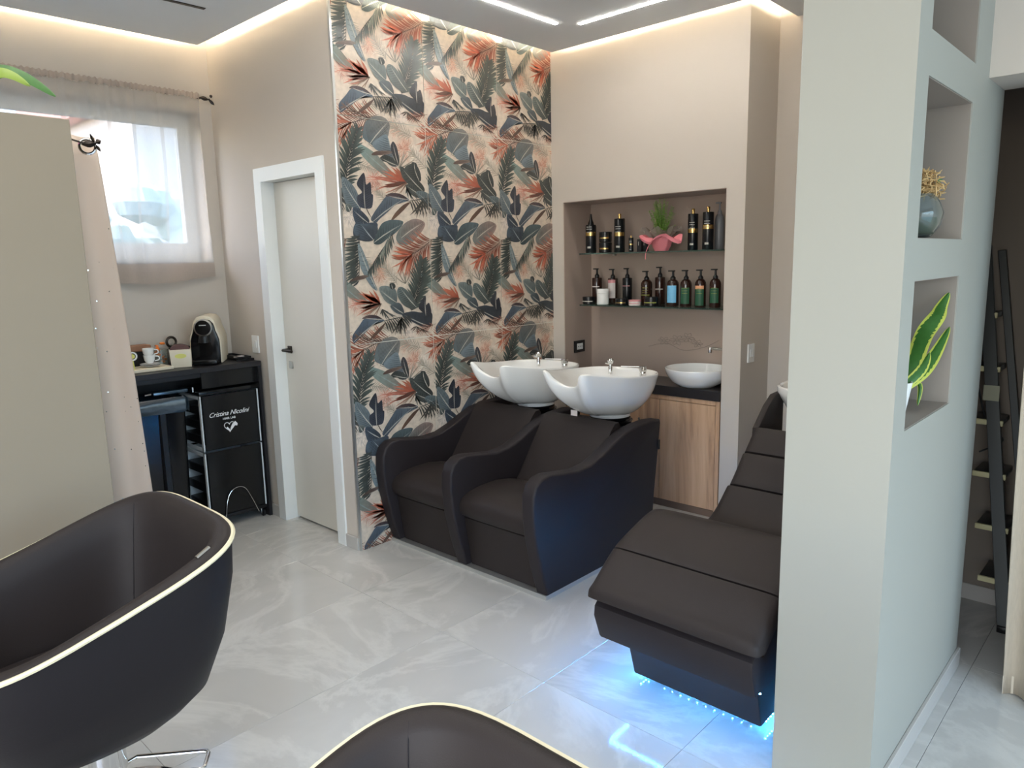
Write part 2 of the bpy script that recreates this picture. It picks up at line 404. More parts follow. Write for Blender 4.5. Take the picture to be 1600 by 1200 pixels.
# line lights flush in the panel
for a, c, lb in (((-2.83, .6), (-2.81, 3.44), 'thin white ceiling light line running beside the printed tile wall'), ((-2.73, 3.53), (-.95, 3.55), 'thin white ceiling light line running along the niche wall')):
    t = thing('ceiling_line_light', lb, 'light', ((a[0]+c[0])/2, (a[1]+c[1])/2, ZP))
    MB().box((a[0], a[1], ZP-.004), (c[0], c[1], ZP-.001)).build('diffuser', LINEW, t, smooth=False)
MB().box((-3.93, -.6, ZP-.004), (-3.905, 1.9, ZP-.0005)).build('air_slot', DARKMETAL, None, smooth=False, label='thin dark slot in the ceiling near the window', cat='vent')
# corner trims, baseboards
b = MB().box((XT-.012, YD-.004, 0), (XT+.002, YD+.010, 2.96)); struct('trim_2', b, ALU, 'aluminium corner strip of the tiled wall')
def basebd(n, a, c):
    struct('baseboard_'+n, MB().box(a, c, .002, 1), BASEB)
basebd('door_left', (XW+.01, YD-.01, 0), (D0-.06, YD, .075)); basebd('door_right', (D1+.06, YD-.01, 0), (XT-.014, YD, .075))
basebd('left', (XW, -2.7, 0), (XW+.01, YD-.01, .075)); basebd('pillar_side', (XP1, YP0, 0), (XP1+.012, YP1+.012, .075))
basebd('back', (NX1, YN-.01, 0), (XS, YN, .075)); basebd('storeroom', (-.74, 3.75, 0), (1.2, 3.76, .075))

# ------------------------------------------------------------------ door
t = thing('door_1', 'white flush door with steel lever handle', None, (-3.81, YD, 0), kind='structure')
b = MB(); f = .066
b.box((D0-f, YD-.012, 0), (D0, YD, DZ+f)); b.box((D1, YD-.012, 0), (D1+f, YD, DZ+f)); b.box((D0, YD-.012, DZ), (D1, YD, DZ+f))
b.box((D0-.0, YD-.012, 0), (D0+.014, YD+.15, DZ)); b.box((D1-.014, YD-.012, 0), (D1, YD+.15, DZ)); b.box((D0+.014, YD-.012, DZ-.014), (D1-.014, YD+.15, DZ))
b.build('door_frame', WHITE, t, smooth=False)
lf = MB().box((D0+.016, YD+.07, .012), (D1-.016, YD+.112, DZ-.016), .002, 1).build('door_leaf', mat('door_white', (222, 218, 208), .4), t, smooth=False)
hx = D0+.075; y = YD+.07
b = MB().box((hx-.022, y-.008, 1.07), (hx+.022, y, 1.115), .002, 1); b.tube([(hx, y-.006, 1.093), (hx, y-.05, 1.093), (hx+.01, y-.058, 1.093), (hx+.11, y-.058, 1.093)], .009, 10)
b.build('door_handle', DARKMETAL, lf)
MB().box((hx-.022, y-.008, .975), (hx+.022, y, 1.02), .002, 1).box((hx-.004, y-.0085, .985), (hx+.004, y-.0079, 1.006)).build('keyhole_plate', STEEL, lf)

# ------------------------------------------------------------------ window in the left wall
t = thing('window_1', 'white framed window in a deep reveal behind the sheer curtain', None, (XW-.2, 1.2, WZ0), kind='structure')
b = MB(); xa, xb = -4.88, -4.83
for a, c in (((W0, WZ0), (W1, WZ0+.12)), ((W0, WZ1-.08), (W1, WZ1)), ((W0, WZ0+.12), (W0+.08, WZ1-.08)), ((W1-.08, WZ0+.12), (W1, WZ1-.08))):
    b.box((xa, a[0], a[1]), (xb, c[0], c[1]), .004, 1)
b.build('window_frame', WHITE, t, smooth=False)
MB().box((-4.858, W0+.08, WZ0+.12), (-4.852, W1-.08, WZ1-.08)).build('window_pane', PANE, t, smooth=False)
MB().box((-4.83, W0, WZ0), (XW+.015, W1, WZ0+.012)).build('window_sill', WHITE, t, smooth=False)

def curtain(name, pts_fn, ny, nz, m, parent=None, **kw):
    b = MB(); V = []; F = []
    for j in range(nz+1):
        for i in range(ny+1): V.append(pts_fn(i/ny, j/nz))
    for j in range(nz):
        for i in range(ny): F.append((j*(ny+1)+i, j*(ny+1)+i+1, (j+1)*(ny+1)+i+1, (j+1)*(ny+1)+i))
    b._add(V, F); return b.build(name, m, parent, angle=80, **kw)
t = thing('sheer_curtain', 'gathered sheer white curtain with beige hem hanging over the window', 'curtain', (-4.61, 1.2, 1.53))
def sheer(u, v, off=0):
    y = .12+2.03*u; z = 1.63+1.0*v
    a = .013*math.sin(u*95+2*math.sin(u*17))*(.25+.75*v) + .018*math.sin(u*23+1.3)*(1-v)
    return (-4.61+a+off, y+.012*math.sin(v*5+u*8), z+.004*math.sin(u*300)*v)
curtain('voile', sheer, 260, 14, SHEER, t)
curtain('hem', lambda u, v: (sheer(u, 0)[0]+.004, sheer(u, 0)[1], 1.63-.1*(1-v)+.018*math.sin(u*13+.5)*(1-v)), 160, 3, HEMM, t)
curtain('heading', lambda u, v: (-4.606+.006*math.sin(u*330), .12+2.03*u, 2.625+.035*v+.004*math.sin(u*470)), 420, 2, HEMM, t)
# a few deeper folds gathered into pleats, where the voile doubles over itself
for k, u0 in enumerate((.28, .43, .62, .735, .80, .875)):
    yy = .12+2.03*u0
    curtain('pleat', lambda u, v: (-4.585+.006*math.sin(v*7+k), yy+(u-.5)*(.012+.012*v)+.03*math.sin(v*2+k)*(1-v), 1.66+.96*v), 3, 10, SHEER, t)
t = thing('curtain_rod', 'thin dark curtain rod with leaf finial above the window', 'curtain rod', (-4.60, 1.2, 2.63))
MB().tube([(-4.622, .0, 2.636), (-4.622, 2.15, 2.636), (-4.60, 2.19, 2.633)], .005, 8).tube([(-4.67, .1, 2.636), (-4.622, .1, 2.636)], .005).tube([(-4.67, 2.165, 2.636), (-4.612, 2.165, 2.636)], .005).build('rod', DARKMETAL, t)
def leafshape(b, p, q, wd, th=.003, nrm=(1,0,0)):
    p = Vector(p); q = Vector(q); d = q-p; s = d.cross(Vector(nrm)).normalized(); n_ = Vector(nrm)
    rings = []
    for i in range(7):
        f_ = i/6; ww = wd*math.sin(PI*min(.98, max(.04, f_)))**.8/2; c = p+d*f_
        rings.append([c+s*ww, c+n_*th, c-s*ww, c-n_*th])
    b.rings(rings, True, True, True)
b = MB(); leafshape(b, (-4.60, 2.15, 2.634), (-4.60, 2.205, 2.628), .026, .006); b.tube([(-4.6, 2.19, 2.63), (-4.6, 2.215, 2.632)], .003)
leafshape(b, (-4.60, 2.205, 2.63), (-4.60, 2.24, 2.60), .02, .004); b.lathe([(.001, -.01), (.009, -.004), (.009, .004), (.001, .01)], (-4.6, 2.222, 2.65), 8)
b.build('finial', DARKMETAL, t)

# outside the window
t = thing('neighbour_house', 'pale house with red roof seen faintly through the window', 'house', (-15, 7, -1))
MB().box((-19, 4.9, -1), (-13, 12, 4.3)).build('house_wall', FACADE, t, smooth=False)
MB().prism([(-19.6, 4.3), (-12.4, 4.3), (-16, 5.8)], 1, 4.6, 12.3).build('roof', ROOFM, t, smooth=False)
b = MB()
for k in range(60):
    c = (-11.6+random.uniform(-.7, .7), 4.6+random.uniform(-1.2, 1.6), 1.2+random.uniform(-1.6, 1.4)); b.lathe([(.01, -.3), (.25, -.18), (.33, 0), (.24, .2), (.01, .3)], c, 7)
b.build('garden_shrub', SHRUBM, None, label='blurred shrub outside the window, its green bleached to look overexposed', cat='shrub')

# ------------------------------------------------------------------ light switches, socket
def switch(p, ax, name='light_switch', label='', pl=WHITEP, n=3):
    t = thing(name, label, 'switch' if name == 'light_switch' else 'socket', p)
    x, y, z = p; h = .04; w2 = .04 if n == 3 else .06
    def bx(u0, u1, z0, z1, d0, d1, bv=.0015):
        if ax == 'y': return MB().box((x+u0, y-d1, z+z0), (x+u1, y-d0, z+z1), bv, 1)
        return MB().box((x+d0, y+u0, z+z0), (x+d1, y+u1, z+z1), bv, 1)
    bx(-w2, w2, -.055 if n == 3 else -.042, .055 if n == 3 else .042, 0, .009).build('cover_plate', pl, t, smooth=False)
    if n == 3:
        for k in range(2): bx(-.022+.023*k, -.002+.023*k, -.023, .023, .009, .013).build('rocker', WHITEP, t, smooth=False)
    else:
        bx(-.034, .034, -.022, .022, .009, .012).build('socket_insert', WHITEP, t, smooth=False)
        b = MB()
        for k in range(3):
            c = -.02+.02*k
            b.box((x+.012, y+c-.003, z-.003), (x+.0126, y+c+.003, z+.003))
        b.build('socket_hole', BLACK, t, smooth=False)
switch((-4.33, YD, 1.115), 'y', label='white light switch beside the white door frame above the coffee counter')
switch((XS, 4.095, 1.03), 'x', label='white light switch on the wall right of the product niche')
switch((NX0+.004, 4.13, .985), 'x', 'wall_socket', 'white socket with black frame on the left side of the niche', BLACK, 2)

# ------------------------------------------------------------------ printed tiles
TW, TH = .595, 1.195
def uv(X, Y, z):   # tracing frames over one tile of the photograph, unprojected on the wall plane
    px, py = (515+X/6, 160+Y/6) if z == 'A' else (525+X/6, 350+Y/6)
    p = at(px, py, 0, XT); return (p.y-2.25, p.z-1.17)
PR = {'v': [], 'f': [], 'c': []}; LAY = [0]
def addp(pts, cols, lay=None):
    h = .00002*LAY[0] + .0006
    for du in (-TW, 0, TW):
        for dv in (-TH, 0, TH):
            q = [(u+du, v+dv) for u, v in pts]
            if max(a for a, _ in q) < 0 or min(a for a, _ in q) > TW or max(a for _, a in q) < 0 or min(a for _, a in q) > TH: continue
            i0 = len(PR['v']); PR['v'] += [(u, v, h) for u, v in q]; PR['f'].append(tuple(range(i0, i0+len(q)))); PR['c'] += cols if isinstance(cols, list) else [cols]*len(q)
def mixc(a, b, t): return tuple(x+(y-x)*t for x, y in zip(a, b))
def jit(c, a=8):
    d = random.uniform(-a, a); return tuple(max(0, min(255, v+d)) for v in c)
def sliver(p, q, wd, c0, c1, bend=0):
    p = Vector(p); q = Vector(q); d = q-p; n_ = Vector((-d.y, d.x)); n_ = n_.normalized() if n_.length else n_
    m1 = p+d*.35+n_*bend*d.length; m2 = p+d*.7+n_*bend*.8*d.length; w_ = wd/2
    pts = [tuple(p+n_*w_*.3), tuple(m1+n_*w_), tuple(m2+n_*w_*.8), tuple(q), tuple(m2-n_*w_*.8), tuple(m1-n_*w_), tuple(p-n_*w_*.3)]
    cm = mixc(c0, c1, .4); cn = mixc(c0, c1, .75)
    addp(pts, [c0, cm, cn, c1, cn, cm, c0])
def palm(z, base, tip, n, ln, c0, c1, wd=.011, ang=50, side=3, rc=None, curve=0, taper=.35):
    LAY[0] += 1; p = Vector(uv(*base, z)); q = Vector(uv(*tip, z)); d = q-p; L_ = d.length; dn = d.normalized(); nn = Vector((-dn.y, dn.x))
    for i in range(n):
        f_ = (i+.5)/n; c = p+d*f_+nn*curve*L_*4*f_*(1-f_); l_ = ln*(taper+(1-taper)*math.sin(PI*min(1, f_*.85+.12)))*random.uniform(.88, 1.1)
        a = R_(ang*(1-.45*f_)+random.uniform(-4, 4))
        for sd in (1, -1):
            if not (side & (1 if sd > 0 else 2)): continue
            dr = dn*math.cos(a)+nn*sd*math.sin(a); sliver(c, c+dr*l_, wd*random.uniform(.8, 1.15), jit(c0), jit(c1), -.06*sd)
    LAY[0] += 1; sliver(p-dn*.01, q, .005, rc or c0, rc or c1, curve)
def fan(z, c, tips, c0, c1, wd=.008, bend=.04):
    LAY[0] += 1; p = uv(*c, z)
    for k, t_ in enumerate(tips): sliver(p, uv(*t_, z), wd, jit(c0), jit(c1), bend*(-1)**k)
def leaf(z, pts, mid, c0, c1, hatch=18, hc=None, mc=(196, 190, 176), edge=None):
    LAY[0] += 1; P = [Vector(uv(*p, z)).to_3d() for p in pts]; P = [v.to_2d() for v in smoothpts(P, 4, True)]
    m0 = Vector(uv(*mid[0], z)); m1 = Vector(uv(*mid[1], z)); d = m1-m0
    cen = sum(P, Vector((0, 0)))/len(P)
    cols = []
    for v in P: t_ = max(0, min(1, (v-m0).dot(d)/d.dot(d))); cols.append(mixc(c0, c1, t_))
    cc = mixc(c0, c1, .5)
    for i in range(len(P)):
        a, b_ = P[i], P[(i+1) % len(P)]; addp([tuple(cen), tuple(a), tuple(b_)], [cc, cols[i], cols[(i+1) % len(P)]])
    LAY[0] += 1; hc = hc or mixc(c0, (20, 22, 26), .5); dn = d.normalized(); nn = Vector((-dn.y, dn.x))
    def reach(o, dr):
        best = 0
        for i in range(len(P)):
            a, b_ = P[i], P[(i+1) % len(P)]; e_ = b_-a; den = dr.x*e_.y-dr.y*e_.x
            if abs(den) < 1e-9: continue
            w_ = a-o; t_ = (w_.x*e_.y-w_.y*e_.x)/den; s2 = (w_.x*dr.y-w_.y*dr.x)/den
            if t_ > 0 and 0 <= s2 <= 1: best = max(best, t_) if best == 0 else min(best, t_)
        return best
    for i in range(hatch):
        o = m0+d*((i+.5)/hatch)
        for sd in (1, -1):
            dr = (dn*.55+nn*sd).normalized(); r_ = reach(o, dr)
            if 0 < r_ < .4: sliver(o, o+dr*r_*random.uniform(.75, .97), .0032, jit(hc), mixc(hc, c1, .5), .03*sd)
    LAY[0] += 1; sliver(m0, m1, .006, mc, mixc(mc, c1, .5), .02)
def scrib(z, c, r, n, col, wd=.0016):
    LAY[0] += 1; p = Vector(uv(*c, z))
    for i in range(n):
        a = random.uniform(0, 6.28); o = p+Vector((math.cos(a), math.sin(a)))*r*random.uniform(0, .5); a2 = a+random.uniform(-1, 1)
        sliver(o, o+Vector((math.cos(a2), math.sin(a2)))*r*random.uniform(.4, 1), wd, jit(col), jit(col), random.uniform(-.25, .25))
def blot(z, c, r, col, n=10):
    LAY[0] += 1; p = Vector(uv(*c, z)); bgc = (212, 196, 178)
    pts = [(p.x+r*math.cos(6.283*i/n), p.y+r*1.2*math.sin(6.283*i/n)) for i in range(n)]
    for i in range(n): addp([tuple(p), pts[i], pts[(i+1) % n]], [col, bgc, bgc])
DK = (56, 59, 57); DG = (72, 77, 74); GR = (120, 125, 120); BL = (88, 94, 99); NV = (62, 67, 73); CO = (182, 110, 86); CD = (106, 60, 48); TE = (96, 126, 124); BR = (84, 66, 58); PK = (206, 150, 130); PALE = (206, 190, 172)
# faint background blots and scribbles
for z, c, r, col in (('A', (620, 240), .07, (214, 172, 150)), ('A', (700, 420), .08, (208, 164, 142)), ('A', (400, 730), .08, (214, 176, 158)), ('B', (410, 440), .08, (212, 166, 140)), ('B', (170, 720), .07, (214, 176, 158)), ('A', (180, 1080), .07, (222, 208, 196)), ('B', (690, 1020), .06, (222, 204, 190)), ('A', (800, 480), .06, (226, 214, 200))): blot(z, c, r, col)
for z, c, r, n_, col in (('A', (680, 440), .07, 60, (176, 112, 92)), ('A', (610, 270), .05, 30, (186, 130, 110)), ('A', (400, 720), .07, 60, (190, 120, 100)), ('B', (400, 450), .065, 60, (172, 118, 98)), ('B', (160, 760), .06, 40, (196, 132, 112)), ('A', (180, 1060), .06, 40, (160, 152, 144)), ('B', (680, 1040), .05, 36, (160, 152, 144)), ('A', (780, 490), .05, 40, (236, 228, 214)), ('B', (500, 500), .05, 36, (236, 228, 214)), ('A', (420, 800), .05, 30, (150, 110, 96))): scrib(z, c, r, n_, col)
# soft filler foliage behind the main leaves
for z, a, b_, n_, l_ in (('A', (760, 320), (560, 210), 12, .075), ('A', (230, 560), (420, 640), 9, .05), ('A', (560, 960), (430, 830), 9, .05), ('B', (560, 560), (420, 360), 12, .07), ('B', (740, 620), (860, 480), 9, .06), ('B', (330, 1000), (520, 960), 9, .055), ('A', (900, 620), (760, 470), 10, .07), ('B', (250, 300), (360, 470), 9, .05)):
    palm(z, a, b_, n_, l_, (150, 142, 128), (186, 172, 154), .006, 50, 3, (150, 142, 128), 0, .6)
fan('A', (640, 620), [(760, 480), (800, 520), (720, 450), (690, 430), (650, 440)], (120, 116, 106), (170, 156, 140), .008)
fan('B', (640, 560), [(560, 420), (600, 400), (660, 400), (700, 420), (520, 470)], (120, 116, 106), (170, 156, 140), .008)
# coral fan at the tile's top corner
palm('A', (1200, 235), (880, 350), 20, .15, CD, CO, .0075, 62, 3, BR, 0, .6)
fan('A', (1000, 300), [(750, 265), (770, 300), (790, 400), (820, 470), (860, 520), (905, 520), (950, 490)], CO, (204, 128, 104), .010)
leaf('A', [(300, 260), (330, 170), (420, 125), (500, 140), (550, 200), (545, 280), (520, 380), (500, 440), (430, 430), (360, 380), (300, 330)], ((355, 400), (540, 180)), (92, 104, 108), (126, 122, 116), 22)
leaf('A', [(390, 380), (450, 330), (520, 300), (560, 400), (590, 480), (630, 590), (560, 590), (500, 480), (420, 440)], ((620, 600), (525, 290)), BL, (116, 130, 136), 14)
leaf('A', [(580, 365), (615, 410), (640, 520), (635, 590), (600, 540), (560, 430)], ((635, 590), (580, 375)), DK, (66, 64, 70), 8)
leaf('A', [(450, 540), (500, 490), (580, 520), (620, 590), (560, 590), (520, 560)], ((620, 590), (470, 520)), DG, DK, 8)
leaf('A', [(245, 380), (300, 400), (420, 480), (520, 590), (600, 690), (560, 720), (440, 640), (330, 540), (260, 450)], ((600, 700), (250, 400)), (128, 116, 106), (124, 146, 140), 0, mc=(140, 150, 144))
leaf('A', [(380, 490), (430, 455), (560, 455), (560, 480), (450, 495)], ((385, 490), (560, 465)), BR, (120, 104, 96), 0, mc=BR)
# coral flower, upper
fan('A', (710, 750), [(340, 680), (360, 725), (480, 795), (400, 830), (430, 700), (470, 640), (500, 850), (330, 700)], CD, (204, 128, 108), .009)
fan('A', (705, 745), [(520, 610), (560, 600), (590, 640), (600, 600), (540, 650), (500, 640), (480, 660)], (150, 72, 54), CO, .014)
fan('A', (700, 745), [(480, 790), (520, 800), (500, 770)], BR, CD, .016)
fan('A', (720, 745), [(540, 860), (580, 870), (620, 875), (650, 870), (510, 850)], (90, 70, 60), (176, 146, 124), .006)
fan('A', (700, 740), [(600, 600), (630, 600), (655, 610)], (110, 84, 70), (150, 120, 100), .004)
# dark lobed cluster
for pts, m_ in (([(650, 600), (720, 640), (850, 760), (880, 830), (820, 850), (740, 780), (670, 700)], ((860, 830), (670, 620))), ([(690, 620), (760, 570), (800, 580), (840, 660), (840, 740), (760, 700)], ((830, 740), (770, 580))), ([(760, 560), (800, 570), (810, 610), (780, 640), (755, 610)], ((790, 640), (780, 565))), ([(700, 780), (760, 760), (800, 800), (840, 860), (880, 900), (800, 890), (740, 850)], ((880, 890), (710, 780)))): leaf('A', pts, m_, DK, DG, 9)
leaf('A', [(800, 840), (860, 830), (960, 880), (1040, 960), (1060, 1040), (980, 1010), (900, 960), (830, 900)], ((1060, 1030), (810, 850)), DG, (100, 112, 116), 12)
# dark feather palms
palm('A', (950, 850), (1050, 370), 19, .115, DK, (82, 92, 86), .0145, 55, 3, DK, .05)
fan('A', (710, 800), [(700, 860), (730, 900), (760, 920), (790, 930), (820, 920), (760, 880), (840, 900)], DK, (90, 92, 88), .009)
palm('A', (730, 925), (970, 890), 12, .11, DK, (76, 72, 66), .011, 78, 2, DK)
fan('A', (860, 915), [(780, 1060), (800, 1090), (830, 1070), (870, 1090), (900, 1080), (925, 1010), (740, 1060)], DK, (92, 84, 76), .011)
leaf('A', [(560, 1115), (600, 1040), (680, 960), (745, 935), (700, 990), (620, 1070)], ((740, 940), (565, 1110)), BR, (110, 84, 68), 0, mc=BR)
# banana leaves
leaf('A', [(100, 700), (170, 740), (240, 830), (280, 960), (250, 990), (150, 960), (110, 850)], ((280, 1000), (110, 740)), (96, 106, 112), (110, 120, 122), 14)
leaf('A', [(240, 760), (300, 660), (320, 700), (330, 770), (370, 750), (380, 860), (395, 870), (385, 980), (330, 995), (260, 970), (245, 880), (290, 840)], ((320, 1000), (310, 700)), (66, 70, 80), (54, 56, 62), 14)
fan('A', (380, 1080), [(318, 960)], (70, 60, 56), (70, 60, 56), .005)
leaf('A', [(375, 1100), (400, 1040), (470, 940), (520, 880), (600, 850), (690, 880), (730, 920), (620, 950), (540, 1020), (460, 1090), (420, 1130)], ((390, 1120), (700, 895)), (76, 84, 93), (98, 108, 116), 20)
leaf('A', [(510, 880), (560, 850), (640, 855), (700, 885), (720, 925), (690, 910), (620, 880)], ((720, 910), (520, 870)), (58, 50, 54), (84, 70, 70), 5)
# navy cluster
for pts, m_ in (([(200, 1000), (250, 990), (330, 1060), (360, 1120), (300, 1160), (230, 1130)], ((350, 1130), (210, 1010))), ([(230, 1130), (320, 1130), (430, 1130), (430, 1200), (400, 1290), (300, 1300), (210, 1250)], ((330, 1290), (300, 1110)))): leaf('A', pts, m_, NV, (70, 80, 92), 10)
leaf('B', [(160, 10), (260, 0), (370, 20), (370, 90), (300, 150), (220, 140), (160, 90)], ((340, 150), (220, 0)), NV, (84, 96, 106), 12, mc=(176, 182, 180))
leaf('A', [(135, 960), (170, 950), (195, 980), (180, 1020), (145, 1020)], ((180, 1020), (150, 960)), DG, GR, 4)
leaf('A', [(510, 1145), (560, 1125), (670, 1120), (640, 1170), (590, 1200), (560, 1190)], ((510, 1145), (670, 1125)), DG, GR, 8)
leaf('B', [(360, 110), (400, 20), (440, -20), (520, -40), (620, -20), (560, 70), (480, 130), (400, 190), (340, 180)], ((335, 180), (610, 0)), (66, 78, 80), (92, 104, 106), 18)
leaf('B', [(550, 130), (590, 40), (650, -20), (740, -50), (820, -10), (800, 60), (740, 130), (680, 190), (590, 190)], ((600, 130), (800, -10)), (112, 118, 114), (150, 126, 116), 20)
# lower half: left dark palm, grey stem leaf, second palm
palm('B', (200, 110), (180, 510), 17, .10, DK, (84, 92, 86), .0135, 80, 2, DK, 0, .8)
palm('B', (990, 110), (980, 510), 16, .085, DK, (74, 80, 76), .011, 85, 2, DK, 0, .7)
leaf('B', [(190, 190), (230, 230), (290, 380), (340, 530), (375, 620), (330, 600), (260, 500), (210, 380)], ((370, 620), (195, 200)), (104, 116, 122), (128, 138, 138), 10)
palm('B', (520, 90), (295, 430), 18, .085, DK, (88, 96, 90), .011, 55, 1, DK, 0, .6)
palm('B', (500, 90), (400, 290), 9, .06, (120, 128, 118), (178, 176, 160), .005, 40, 1, GR)
# big coral palm
palm('B', (890, 145), (620, 330), 20, .155, CD, CO, .0085, 58, 3, BR, .03, .55)
fan('B', (700, 285), [(500, 290), (510, 260), (505, 410), (550, 470), (620, 490), (580, 440), (640, 500)], (170, 84, 64), (204, 124, 98), .010)
leaf('B', [(110, 540), (170, 500), (250, 480), (290, 490), (250, 515), (170, 530)], ((115, 540), (285, 490)), BR, (104, 92, 86), 0, mc=BR)
leaf('B', [(780, 460), (840, 480), (930, 540), (1010, 630), (1040, 700), (960, 680), (860, 600), (800, 520)], ((1030, 700), (785, 470)), (128, 112, 100), (118, 142, 138), 0, mc=(140, 150, 144))
leaf('B', [(390, 600), (450, 580), (540, 610), (560, 700), (540, 760), (470, 740), (420, 680)], ((560, 740), (400, 620)), (96, 106, 106), (126, 134, 130), 16)
leaf('B', [(490, 560), (530, 555), (545, 590), (520, 615), (495, 600)], ((520, 610), (505, 560)), DK, DG, 3)
palm('B', (690, 820), (795, 350), 19, .125, DK, (84, 94, 88), .016, 55, 3, DK, -.06)
leaf('B', [(580, 590), (650, 620), (740, 740), (720, 800), (620, 760), (560, 660)], ((740, 780), (590, 600)), DG, (104, 114, 112), 12)
# coral flower, lower
fan('B', (405, 748), [(110, 690), (125, 750), (200, 820), (170, 870), (190, 700), (150, 740), (230, 860), (110, 770)], CD, (206, 128, 106), .009)
fan('B', (400, 745), [(215, 630), (250, 650), (290, 620), (330, 615), (230, 670), (190, 650)], (150, 72, 54), CO, .014)
fan('B', (395, 745), [(200, 790), (230, 800)], BR, CD, .016)
fan('B', (415, 745), [(240, 870), (280, 875), (320, 880), (360, 870), (210, 860)], (90, 70, 60), (176, 146, 124), .006)
leaf('B', [(500, 760), (580, 740), (620, 800), (620, 850), (560, 840), (510, 800)], ((620, 840), (510, 765)), (64, 72, 76), (90, 100, 104), 10)
leaf('B', [(600, 850), (700, 820), (780, 830), (880, 830), (890, 900), (870, 960), (790, 960), (690, 910)], ((860, 960), (620, 850)), (50, 54, 60), (62, 68, 74), 18)
leaf('B', [(760, 780), (800, 700), (830, 680), (830, 760), (860, 740), (880, 830), (840, 880), (800, 830)], ((830, 860), (820, 700)), (46, 48, 54), (62, 64, 70), 8)
fan('B', (420, 800), [(400, 850), (430, 880), (460, 900), (500, 905), (540, 890), (560, 870)], DK, (92, 92, 88), .009)
palm('B', (430, 910), (660, 860), 12, .105, DK, (72, 70, 66), .011, 78, 2, DK)
fan('B', (600, 880), [(500, 1040), (540, 1050), (580, 1040), (600, 1060), (640, 1060), (655, 1000), (560, 1030)], DK, (92, 84, 76), .011)
leaf('B', [(150, 1115), (140, 1050), (200, 960), (250, 890), (330, 860), (400, 880), (440, 910), (350, 930), (290, 990), (230, 1050), (170, 1110)], ((150, 1110), (410, 885)), (70, 80, 92), (94, 106, 116), 20)
leaf('B', [(230, 890), (290, 855), (370, 860), (430, 900), (360, 880)], ((430, 895), (240, 880)), (58, 50, 54), (84, 70, 70), 5)
palm('B', (440, 1110), (180, 1060), 8, .075, BR, (120, 92, 76), .005, 35, 3, BR)
leaf('B', [(300, 1095), (340, 1030), (420, 950), (450, 930), (400, 1010)], ((445, 935), (305, 1090)), BR, (104, 80, 68), 0, mc=BR)
palm('B', (910, 940), (760, 1010), 7, .06, CD, CO, .004, 40, 3, CD)
fan('B', (740, 960), [(700, 1010), (680, 1000), (750, 1030), (790, 1010), (840, 1035), (880, 1020)], DK, BR, .007)

# one tile mesh, clipped to its edges, shared by every tile
bm = bmesh.new(); cl = bm.loops.layers.float_color.new('print')
vs = [bm.verts.new(v) for v in PR['v']]
for f_ in PR['f']:
    fc = bm.faces.new([vs[i] for i in f_])
    for lp, i in zip(fc.loops, f_): lp[cl] = (*lin(PR['c'][i]), 1)
for co_, no in (((0, 0, 0), (-1, 0, 0)), ((TW-.0045, 0, 0), (1, 0, 0)), ((0, 0, 0), (0, -1, 0)), ((0, TH-.0045, 0), (0, 1, 0))):
    bmesh.ops.bisect_plane(bm, geom=bm.verts[:]+bm.edges[:]+bm.faces[:], plane_co=co_, plane_no=no, clear_outer=True)
for f_ in bm.faces:
    if f_.normal.z < 0: f_.normal_flip()
x1, y1 = TW-.0045, TH-.0045
V = [bm.verts.new(v) for v in ((0,0,-.0015),(x1,0,-.0015),(x1,y1,-.0015),(0,y1,-.0015),(0,0,.0005),(x1,0,.0005),(x1,y1,.0005),(0,y1,.0005))]
for q in ((0,3,2,1),(4,5,6,7),(0,1,5,4),(1,2,6,5),(2,3,7,6),(3,0,4,7)):
    fc = bm.faces.new([V[i] for i in q])
    for lp in fc.loops: lp[cl] = (*lin((212, 196, 178)), 1)
def tile_mesh(h0, h1, w1, name):
    b2 = bm.copy()
    for co_, no in (((0, h0, 0), (0, -1, 0)), ((0, h1, 0), (0, 1, 0)), ((w1, 0, 0), (1, 0, 0))):
        bmesh.ops.bisect_plane(b2, geom=b2.verts[:]+b2.edges[:]+b2.faces[:], plane_co=co_, plane_no=no, clear_outer=True)
    me = bpy.data.meshes.new(name); b2.to_mesh(me); b2.free(); me.materials.append(TILEM); return me
TILEM = bpy.data.materials.new('printed_tile'); TILEM.use_nodes = True
n = TILEM.node_tree.nodes; L = TILEM.node_tree.links; a_ = n.new('ShaderNodeVertexColor'); a_.layer_name = 'print'
tcn = n.new('ShaderNodeTexCoord'); nz = n.new('ShaderNodeTexNoise'); nz.inputs['Scale'].default_value = 40; nz.inputs['Detail'].default_value = 5
L.new(tcn.outputs['Object'], nz.inputs['Vector'])
mr = n.new('ShaderNodeMapRange'); mr.inputs['To Min'].default_value = .72; mr.inputs['To Max'].default_value = 1.28; L.new(nz.outputs['Fac'], mr.inputs['Value'])
vm = n.new('ShaderNodeVectorMath'); vm.operation = 'SCALE'; L.new(a_.outputs['Color'], vm.inputs[0]); L.new(mr.outputs[0], vm.inputs['Scale'])
L.new(vm.outputs[0], n['Principled BSDF'].inputs['Base Color']); n['Principled BSDF'].inputs['Roughness'].default_value = .28
full = tile_mesh(0, x1 and y1, TW, 'tile'); top = tile_mesh(0, 3.10-2.365, TW, 'tile'); fullc = tile_mesh(0, y1, YN-YD-2*TW+.0-.001, 'tile'); topc = tile_mesh(0, 3.10-2.365, YN-YD-2*TW-.001, 'tile')
for r_, z0 in enumerate((1.17-TH, 1.17, 2.365)):
    for c in range(3):
        me = (topc if c == 2 else top) if r_ == 2 else (fullc if c == 2 else full)
        o = link('printed_tile', me, wt); o.rotation_euler = (PI/2, 0, PI/2); o.location = (XT-.0008, YD+.008+c*TW, z0)
bm.free()

